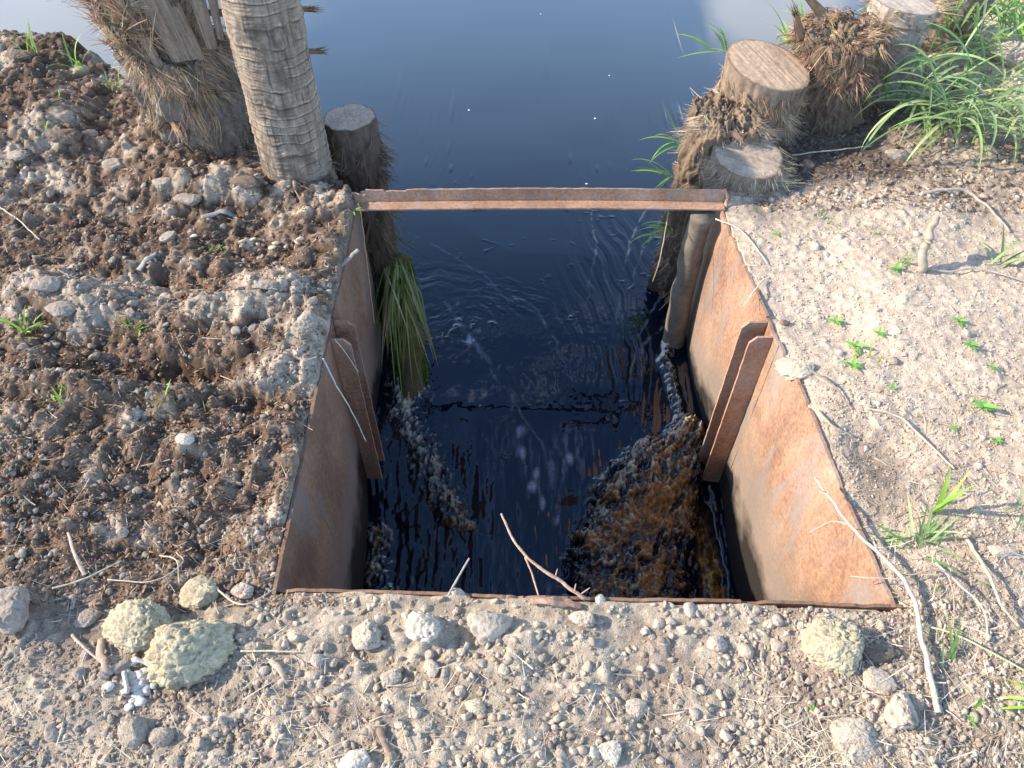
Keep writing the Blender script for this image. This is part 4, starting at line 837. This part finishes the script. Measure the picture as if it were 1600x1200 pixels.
twig('short_twig', 'short straight grey twig leaning over the water at the front rim', [(700, 930, .01), (716, 902, .03), (733, 872, .05)], .0028, .0018, TWG)
twig('bark_strip', 'flat reddish bark strip lying on the front rim below the thorny twig', [(832, 938, .008), (868, 941, .010), (906, 945, .008)], .0075, .006, (.36, .22, .15), flat=.35, cat='bark strip')
twig('dry_stalk', 'long thick bleached stalk bent across the near right corner of the sluice', [(1272, 745, .03), (1300, 782, .035), (1345, 838, .035), (1413, 905, .03), (1432, 960, .022), (1450, 1045, .014), (1467, 1112, .006)], .0024, .0062, (.50, .42, .32),
     [([(1335, 822, .035), (1300, 815, .02), (1265, 832, .004)], .0018, .001), ([(1413, 905, .028), (1360, 903, .02), (1328, 900, .005)], .0014, .0008), ([(1290, 770, .035), (1275, 762, .045)], .0012, .0006)], cat='stalk')
twig('upright_stick', 'thick curved dry stick standing up from the sandy right bank', [(1436, 428, -.01), (1440, 402, .03), (1452, 372, .075), (1466, 338, .11)], .014, .010, (.36, .28, .20), cat='stick')
twig('bent_root', 'curved grey-brown root lying on dark soil at the upper right', [(1440, 300, .006), (1480, 296, .02), (1512, 300, .025), (1545, 325, .02), (1578, 362, .006)], .006, .0035, (.40, .31, .24), cat='root')
twig('long_twig', 'long thin twig running from the upright stick to the right edge', [(1440, 416, .004), (1480, 424, .008), (1530, 420, .01), (1610, 442, .01)], .0036, .0022, (.45, .36, .28))
twig('pale_twig', 'pale twig lying right of the grey sawn stump on black soil', [(1238, 242, .01), (1290, 236, .02), (1362, 228, .012)], .003, .002)
twig('pale_twig', 'pale twig on the right bank just below the creamy chunk', [(1278, 640, .006), (1300, 664, .012), (1334, 682, .006)], .0038, .002)
twig('pale_twig', 'long straight pale twig slanting down the sandy right bank', [(1355, 638, .006), (1405, 652, .010), (1448, 690, .009), (1490, 732, .005)], .003, .0024, (.48, .40, .30))
twig('dry_twig', 'pale dry stem slanting down at the right edge above the bottom corner', [(1506, 835, .01), (1540, 890, .02), (1562, 940, .02), (1592, 980, .01)], .0042, .0026, (.46, .36, .26), cat='stem')
twig('dry_twig', 'thin arched dry stem right of the bleached stalk', [(1462, 880, .01), (1500, 915, .025), (1535, 950, .02), (1545, 1000, .006)], .0026, .0018, (.55, .46, .35), cat='stem')
twig('dry_twig', 'long thin green-yellow stem crossing to the right edge below the stalk bend', [(1440, 975, .008), (1500, 995, .02), (1560, 1025, .02), (1612, 1055, .015)], .0022, .0016, (.50, .48, .25), cat='stem')
twig('dry_twig', 'curved brown stem among dark soil right of the bleached stalk end', [(1415, 900, .02), (1470, 890, .03), (1490, 930, .02), (1488, 1000, .006)], .0018, .0014, (.40, .28, .2), cat='stem')
twig('pale_twig', 'pale forked twig pointing at the yellowish clods from the left', [(112, 992, .006), (140, 1018, .012), (176, 1048, .008)], .003, .0018, (.44, .37, .28))
twig('thin_twig', 'long thin twig across the peat above the lone grey clod', [(82, 920, .008), (130, 905, .012), (190, 876, .008)], .0022, .0014, (.5, .43, .33))
twig('dry_reed', 'split pale reed lying upright on the peat near the lower left', [(132, 900, .006), (118, 868, .016), (106, 832, .010)], .0042, .0026, (.5, .4, .28), flat=.5)
twig('thin_straw', 'straight yellow straw lying level right of the yellowish clods', [(376, 1018, .008), (420, 1017, .010), (466, 1019, .006)], .0019, .0014, (.62, .50, .32))
twig('thin_twig', 'thin curved twig over the peat edge left of the squarish clod', [(168, 905, .008), (240, 908, .016), (285, 880, .012), (276, 862, .004)], .0018, .0013, (.48, .38, .28))
twig('thin_twig', 'bent straw arch just up left of the squarish clod', [(250, 868, .006), (275, 875, .02), (280, 912, .008)], .0017, .0012, (.5, .4, .3))
twig('thin_twig', 'slender twig reaching from the small yellowish clod to the steel corner', [(335, 918, .01), (380, 945, .03), (432, 918, .012)], .0020, .0013, (.52, .43, .33))
twig('dead_wood_chip', 'brown split wood chip in the foreground beneath the round clods', [(588, 1118, .004), (598, 1150, .008), (612, 1188, .004)], .009, .004, (.28, .19, .13), flat=.5, cat='wood chip')
twig('dead_wood_chip', 'pale wooden splinter between the rounded clod and the straw', [(422, 1030, .004), (440, 1052, .01), (452, 1068, .004)], .007, .004, (.42, .33, .24), flat=.5, cat='wood chip')
twig('dead_wood_chip', 'brown split splinter standing left of the white powder', [(158, 1000, .004), (162, 1040, .014), (176, 1052, .006)], .008, .005, (.36, .27, .19), flat=.5, cat='wood chip')
twig('dead_wood_chip', 'grey wood chip poking over the far end of the left plate', [(532, 412, .008), (545, 402, .018), (560, 392, .02)], .008, .006, (.36, .31, .26), flat=.5, cat='wood chip')
twig('dead_wood_chip', 'silvery wood chip on the peat below the trunk', [(314, 338, .006), (350, 330, .014), (372, 338, .006)], .012, .008, (.24, .22, .20), flat=.5, cat='wood chip')
twig('dead_wood_chip', 'slaty grey chip upright on the peat, left of the seed husks', [(216, 420, .006), (228, 405, .014), (240, 394, .008)], .011, .006, (.30, .29, .27), flat=.5, cat='wood chip')
twig('fallen_twig', 'thin twig lying on the sand beside the right steel rim near the bar', [(1118, 342, .004), (1160, 362, .012), (1200, 412, .006)], .0024, .0016, (.55, .46, .36))
twig('fallen_twig', 'pale bent twig hanging over the right plate above the guide rails', [(1194, 436, .008), (1178, 455, .016), (1162, 478, .004)], .0026, .0014, (.62, .52, .38))
twig('fallen_twig', 'dark thin root trailing from the creamy chunk to the sand', [(1270, 580, .02), (1305, 605, .012), (1332, 640, .004)], .0034, .0018, (.26, .2, .16))
twig('fallen_twig', 'curved twig at the far left of the peat', [(0, 325, .008), (30, 345, .016), (62, 375, .008)], .0026, .0018, (.5, .42, .33))
# loose husks
for k, (u, v) in enumerate(((395, 375), (432, 384), (465, 381), (470, 376), (404, 384), (427, 394), (304, 371), (448, 388), (380, 380))):
    p = G(u, v); o = obj('seed_husk', clod_mesh('seed_husk', I2, 200 + k, (.62, .50, .34), .3, .5, .1), M_clod, None, (p[0], p[1], p[2] + .008), (random.uniform(-.6, .6), .2, random.uniform(0, 6)), (.013, .008, .009))
    tag(o, 'cream seed husk on the peat, %s from the left of the scattered nine' % ['third', 'fifth', 'eighth', 'ninth', 'fourth', 'sixth', 'first', 'seventh', 'second'][k], 'husk', 'seed husks on the peat')
# white powdery patch
p = G(218, 1065); A = Acc()
for k in range(46):
    dx, dy = rng.normal(0, .015), rng.normal(0, .022); V_, F_ = I2; r = rng.uniform(.004, .010); x, y = p[0] + dx - dy * .25, p[1] + dy
    A.add(V_ * (1 + .25 * vn(V_ * 2 + k)[:, None]) * r * np.array([1.2, 1, .5]) + np.array([x, y, float(gz(x, y)) + .004]) - p, None, F_, np.array([.60, .56, .49]))
for a_, b_ in (((196, 1050), (198, 1085)), ((210, 1030), (240, 1040))): tube(A, [G(*a_, .01) - p, G(*b_, .01) - p], .005, .004, 8, 6, (.60, .56, .49))
tag(obj('white_residue', A.mesh('white_residue'), M_clod, None, tuple(p)), 'patch of white chalky residue beside the yellowish clods', 'residue')

# ------------------------------------------------------------------ green things
def blade(A, p, az, el, L_, wd, droop, c, seg=9, twist=0.0, tip=(1.15, 1.1, .9)):
    k = np.linspace(0, 1, seg + 1); e = el - droop * k ** 1.3; ds = L_ / seg; h = np.array([math.cos(az), math.sin(az), 0]); P = [np.array(p, float)]
    for q in range(seg): P.append(P[-1] + ds * (h * math.cos(e[q]) + np.array([0, 0, math.sin(e[q])])))
    P = np.array(P); s = np.array([-math.sin(az), math.cos(az), 0]); s = s * math.cos(twist) + np.array([0, 0, 1]) * math.sin(twist)
    ww = wd * np.clip(np.minimum(.35 + 2.6 * k, 1.0), 0, 1) * (1 - k ** 2.2) + .0004; up_ = np.array([0, 0, 1.])
    V = np.stack([P + s * ww[:, None] * .5 + up_ * (ww * .16)[:, None], P, P - s * ww[:, None] * .5 + up_ * (ww * .16)[:, None]], 1).reshape(-1, 3)
    cc = np.array(c)[None] * (1 + (np.array(tip)[None] - 1) * k[:, None]); A.add(V, grid_faces(3, seg + 1), None, np.clip(np.repeat(cc, 3, 0), .01, .8))
GR = [(.22, .32, .12), (.28, .38, .16), (.38, .45, .22), (.14, .24, .08)]; YG = [(.25, .42, .05), (.32, .48, .08), (.18, .36, .05)]
def tuft(name, label, u, v, n, L_, wd, cols, el=(.5, 1.3), droop=(.4, 1.5), cat='grass', az=None, z=None, spread=.01, group=None, dz=-.004):
    p = np.array(at(u, v, z)) if z is not None else G(u, v, dz); A = Acc()
    for k in range(n):
        a = rng.uniform(0, 6.283) if az is None else az[0] + rng.uniform(-1, 1) * az[1]
        q = rng.normal(0, spread, 3) * [1, 1, 0]; blade(A, q, a, rng.uniform(*el), L_ * rng.uniform(.5, 1.1), wd * rng.uniform(.7, 1.15), rng.uniform(*droop), np.array(cols[rng.integers(len(cols))]) * rng.uniform(.8, 1.2), twist=rng.uniform(-.4, .4))
    return tag(obj(name, A.mesh(name), M_leaf, None, tuple(p)), label, cat, group)
def seedling(label, u, v, size, n=6, group=None):
    p = G(u, v); A = Acc(); tube(A, [(0, 0, -.004), (0, 0, size * .35)], .0012, .001, 5, 5, (.2, .33, .08))
    for k in range(n):
        a = k * 2.4 + rng.uniform(-.3, .3); L_ = size * rng.uniform(.6, 1.0); blade(A, (0, 0, size * (.15 + .05 * k)), a, rng.uniform(.1, .6), L_, L_ * .42, rng.uniform(.2, .8), np.array((.20, .40, .09)) * rng.uniform(.8, 1.25), 6)
    return tag(obj('leafy_seedling', A.mesh('leafy_seedling'), M_leaf, None, tuple(p)), label, 'seedling', group)
# seedlings of grass on the left
tuft('grass_seedling', 'bright green grass seedling with long blades at the left edge of the peat', 38, 520, 15, .085, .007, YG, (.3, 1.3), (.1, .8))
tuft('grass_seedling', 'bushy small green grass seedling on the crust left of centre', 216, 515, 14, .050, .005, YG, (.4, 1.3), (.1, .6))
tuft('grass_seedling', 'small grass seedling at the left end of the gully', 103, 635, 9, .058, .0055, YG, (.5, 1.4), (.1, .6))
tuft('grass_seedling', 'thin upright grass seedling in the dark gully', 259, 640, 5, .055, .005, YG, (.9, 1.5), (.1, .3))
tuft('grass_seedling', 'tiny grass sprout near the grey chips and seed husks', 340, 388, 5, .028, .005, YG, (.3, 1.2), (.1, .6))
tuft('grass_seedling', 'tiny grass sprout in the upper left peat', 80, 208, 6, .035, .005, YG, (.3, 1.2), (.1, .6))
tuft('grass_seedling', 'tiny grass sprout below the pond-edge grass at the left', 92, 150, 4, .045, .005, YG, (.6, 1.4), (.1, .5))
tuft('grass_seedling', 'small dark sprout on the peat at the far left', 42, 318, 4, .03, .005, GR, (.3, 1.0), (.1, .5))
tuft('bank_grass', 'arched green grass on the pond edge at the top left, biggest there', 126, 112, 7, .16, .009, YG, (.9, 1.5), (.8, 2.0), spread=.012)
tuft('bank_grass', 'slim green grass on the pond edge left of the arched one', 58, 88, 5, .13, .006, YG, (1.0, 1.5), (.2, 1.0))
tuft('bank_grass', 'faint thin grass at the water beside the frayed stump', 182, 138, 5, .12, .005, YG, (.7, 1.4), (.2, 1.4), spread=.02)
tuft('bar_sprout', 'two-bladed green sprout at the left end of the steel bar', 553, 330, 4, .055, .008, YG, (.2, .7), (.1, .5), z=.02, spread=.002)
# right bank seedlings
SEED = [(1303, 506, .032, 'seedling at the top left of the leafy cluster on the right bank'), (1372, 524, .026, 'seedling at the right of the leafy cluster, beside two narrow leaves'), (1335, 545, .036, 'largest seedling in the middle of the leafy cluster on the right bank'), (1330, 575, .03, 'seedling at the lower end of the leafy cluster, near the creamy chunk'),
        (1514, 544, .034, 'lone seedling far right on the sand below the small oval one'), (1497, 505, .026, 'small oval-leaved seedling far right, uppermost on the bare sand'), (1549, 577, .02, 'tiny seedling right of and below the lone one'), (1532, 640, .040, 'broadest leafy seedling far right on the sand'), (1490, 672, .018, 'tiny seedling left of and below the broadest one'),
        (1556, 692, .022, 'tiny seedling below the broadest one at the far right'), (1398, 424, .030, 'seedling at the foot of the upright stick'), (1212, 368, .018, 'tiny seedling beside the right rim near the bar'), (1392, 608, .018, 'tiny sprout right of the lower leafy cluster'), (1318, 420, .010, 'speck of green on the bare sand'),
        (1410, 1108, .018, 'tiny seedling between the two clods at the bottom right'), (1515, 1128, .02, 'tiny seedling on the soil at the bottom right edge'), (1268, 1108, .012, 'tiny green leaf by the large bottom right clod')]
for u, v, s, lab in SEED: seedling(lab, u, v, s, 6 if s > .02 else 4)
tuft('grass_seedling', 'low spreading grass patch on the sand near the grey sawn stump', 1290, 358, 26, .045, .004, GR, (.1, .7), (.1, .5), spread=.035)
tuft('grass_seedling', 'small grass sprout on the sand right of the low spreading patch', 1362, 362, 7, .05, .004, GR, (.2, 1.0), (.1, .5))
tuft('grass_seedling', 'thin grass blades pointing right from the leafy cluster', 1352, 560, 10, .06, .005, YG, (.1, .9), (.1, .5), spread=.03)
tuft('grass_seedling', 'upright grass sprout behind the seedling at the stick', 1410, 412, 5, .05, .006, YG, (.9, 1.4), (.1, .4))
tuft('grass_tuft', 'green grass tuft at the near right corner of the sluice, by the bleached stalk', 1440, 850, 20, .11, .007, GR, (.2, 1.3), (.2, 1.0), spread=.012)
tuft('grass_tuft', 'tall upright yellow-green blade cluster right of the bleached stalk', 1455, 800, 5, .14, .011, YG, (1.1, 1.5), (.1, .4), spread=.006)
tuft('grass_tuft', 'small dark grass tuft close to the right plate below the tall blades', 1388, 848, 14, .055, .005, GR, (.2, 1.2), (.2, .9), spread=.015)
tuft('grass_tuft', 'single green blades lying below the bend of the bleached stalk', 1485, 1040, 5, .10, .008, GR, (.2, .9), (.1, .6), az=(1.5, .5))
tuft('grass_tuft', 'green blades on the right edge at the bottom corner', 1592, 1090, 14, .13, .007, YG, (.3, 1.2), (.3, 1.2), spread=.03)
tuft('grass_tuft', 'grass blades at the right edge beside the curved root', 1560, 415, 8, .14, .008, GR, (.2, .9), (.3, 1.1), az=(.8, .9))
tuft('grass_tuft', 'grass blades at the right edge above the pale crusted clod', 1596, 800, 8, .12, .006, GR, (.4, 1.2), (.3, 1.0), spread=.02)
tuft('grass_tuft', 'grass sprout right of the black soil patch by the pale twig', 1316, 195, 7, .10, .008, YG, (.6, 1.4), (.2, .9))
tuft('grass_tuft', 'scattered thin sprigs under the dry stem at the lower right', 1462, 912, 12, .06, .004, GR, (.2, 1.1), (.2, .8), spread=.05)
# tall grass clumps
def clump(label, u, v, nst, L0, spread, lean, nb=5, cols=GR, wd=.0125, z=None):
    p = G(u, v) if z is None else np.array(at(u, v, z)); A = Acc()
    e = empty('tall_grass', tuple(p)); tag(e, label, 'grass'); B = Acc()
    for k in range(nst):
        b0 = np.array([rng.normal(0, spread), rng.normal(0, spread), 0]); a = lean[0] + rng.normal(0, lean[1]); el0 = rng.uniform(.7, 1.35); h = L0 * rng.uniform(.5, 1.1)
        d = np.array([math.cos(a) * math.cos(el0), math.sin(a) * math.cos(el0), math.sin(el0)]); dr = np.array([math.cos(a), math.sin(a), -.6]) * h * .35
        pts = [b0, b0 + d * h * .5 + dr * .15, b0 + d * h + dr * .9]; S = smooth_path(pts, 12); tube(A, pts, .0022, .0012, 12, 5, (.28, .38, .14), .05, k)
        for j in range(nb):
            q = S[int(2 + 9.5 * j / nb)]; blade(B, q, a + rng.normal(0, 1.0) + (1.2 if j % 2 else -1.2) * .8, rng.uniform(.1, 1.1), L0 * rng.uniform(.45, .95), wd * rng.uniform(.6, 1.1), rng.uniform(.8, 2.3), np.array(cols[rng.integers(len(cols))]) * rng.uniform(.8, 1.25), 11, rng.uniform(-.6, .6))
    obj('stem', A.mesh('stem'), M_leaf, e); obj('leaf', B.mesh('leaf'), M_leaf, e); return e
clump('tall green grass clump with broad arching leaves on the upper right bank', 1450, 175, 13, .36, .06, (-1.4, 1.3), 7)
clump('grass clump with leaves hanging down over the dark soil at the upper right', 1525, 210, 12, .38, .05, (-1.6, .9), 7)
clump('dense pale green grass clump at the top right between the far stumps', 1500, 105, 12, .30, .06, (1.0, 2.0), 6, YG + GR)
clump('grass clump at the top right edge behind the large pale clod', 1590, 60, 10, .28, .06, (2.0, 1.5), 7, YG)
clump('thin grass shoots rising between the smooth stump and the ragged stump', 1425, 90, 8, .26, .04, (2.2, 1.0), 5, YG, .010)
def shoots(label, u, v, z, n, L_, lean, cols=YG, wd=.009):
    return tuft('reed_shoots', label, u, v, n, L_, wd, cols, (.1, 1.2), (.2, 1.6), 'reed', (lean, .9), z, .02)
shoots('green reed blades over the water behind the brown sawn stump', 1140, 85, .05, 9, .20, 2.6)
shoots('green reed blades leaning over the water from the shaggy stump', 1068, 225, -.1, 10, .17, 3.4)
shoots('reed blades low on the water at the foot of the shaggy stump', 1050, 275, -.25, 9, .18, 3.3)
shoots('pale reed shoots between the brown sawn stump and the ragged stump', 1238, 70, .12, 9, .20, 1.9)
shoots('yellow-green blades hanging under the right end of the bar', 1040, 358, -.2, 8, .15, 3.6)
shoots('green blades poking up behind the ragged stump at the top', 1262, 40, .2, 7, .16, 1.8)
p = np.array(at(622, 425, -.31)); A = Acc()
for k in range(64):
    q = np.array([rng.uniform(-.045, .045), rng.uniform(-.03, .05), rng.uniform(-.04, .03)]); c = [(.24, .30, .06), (.42, .38, .17), (.15, .22, .04), (.36, .27, .13)][rng.integers(4)]
    blade(A, q, -1.50 + rng.normal(0, .20), rng.uniform(-.6, .1), rng.uniform(.14, .42), rng.uniform(.004, .008), rng.uniform(.3, .9), np.array(c) * rng.uniform(.7, 1.2), 12, rng.uniform(-.5, .5), (.9, .85, .8))
tag(obj('drooping_grass', A.mesh('drooping_grass'), M_leaf, None, tuple(p)), 'limp green and straw coloured grass drooping over the mossy log inside the left wall', 'grass')
# limp grass on the mossy log
for lab, pts, c in (('long limp green stem draped down the mossy log', [(602, 412, -.30), (640, 500, -.42), (648, 560, -.5), (662, 610, -.60)], (.22, .30, .06)), ('pale limp stem trailing beside the green one on the mossy log', [(618, 425, -.32), (655, 455, -.36), (668, 520, -.46), (682, 560, -.55)], (.30, .30, .12)),
                    ('limp green stem dropping off the lower end of the mossy log', [(610, 470, -.38), (622, 560, -.48), (630, 650, -.66)], (.22, .32, .05)), ('brownish limp stem crossing the middle of the mossy log', [(625, 470, -.38), (650, 500, -.42), (672, 530, -.5)], (.24, .2, .1))):
    P = [np.array(at(u, v, z)) for u, v, z in pts]; o0 = P[0]; A = Acc(); tube(A, [p - o0 for p in P], .0035, .002, 30, 6, c, .1, 3); tag(obj('limp_stem', A.mesh('limp_stem'), M_leaf, None, tuple(o0)), lab, 'stem')
for lab, pts, r, c in (('thin tan vine hanging down the upstream left plate', [(560, 318, .03), (566, 350, -.03), (574, 420, -.14), (585, 505, -.28)], .0028, (.42, .27, .16)), ('pale bent straw hanging down the left guide rails', [(505, 560, .012), (524, 600, -.03), (548, 640, -.09), (572, 690, -.16)], .0024, (.6, .52, .4)),
                    ('second shorter pale straw at the left guide rails', [(523, 530, .006), (540, 552, -.03), (560, 582, -.08)], .0018, (.5, .42, .32)), ('thin dry stem in front of the shaggy pillar under the bar', [(1045, 330, -.02), (1032, 400, -.1), (1020, 440, -.16)], .0018, (.4, .3, .2))):
    P = [np.array(at(u, v, z)) for u, v, z in pts]; o0 = P[0]; A = Acc(); tube(A, [p - o0 for p in P], r, r * .6, 30, 6, c, .1, 3); tag(obj('hanging_straw', A.mesh('hanging_straw'), M_wood, None, tuple(o0)), lab, 'straw')
# wilted leaves on the shaggy stump
wl_ = empty('wilted_leaves', at(1185, 146, .13)); tag(wl_, 'wilted pale green leaves heaped on the shaggy stump in front of the brown sawn stump', 'leaves')
for k in range(11):
    A = Acc(); blade(A, (rng.normal(0, .05), rng.normal(0, .012), rng.uniform(0, .015)), rng.uniform(0, 6.28), rng.uniform(-.1, .6), rng.uniform(.03, .055), rng.uniform(.015, .025), rng.uniform(.5, 2), np.array((.45, .52, .25)) * rng.uniform(.8, 1.1), 6, rng.uniform(-1, 1)); obj('leaf', A.mesh('leaf'), M_leaf, wl_)
# floating specks of foam on the pond
for k, (u, v) in enumerate(((733, 172), (952, 118), (930, 185), (917, 287), (845, 22))):
    x, y, z = at(u, v, ZW + .001); tag(obj('foam_fleck', clod_mesh('foam_fleck', I1, 230 + k, (.8, .8, .8), .3, .4), M_clod, None, (x, y, z), (0, 0, k), (.007, .006, .003)), 'tiny white fleck floating on the pond, ' + ['leftmost of five', 'rightmost of five', 'in the middle right of the pond', 'nearest the steel bar', 'topmost of five'][k], 'fleck', 'white flecks on the pond')
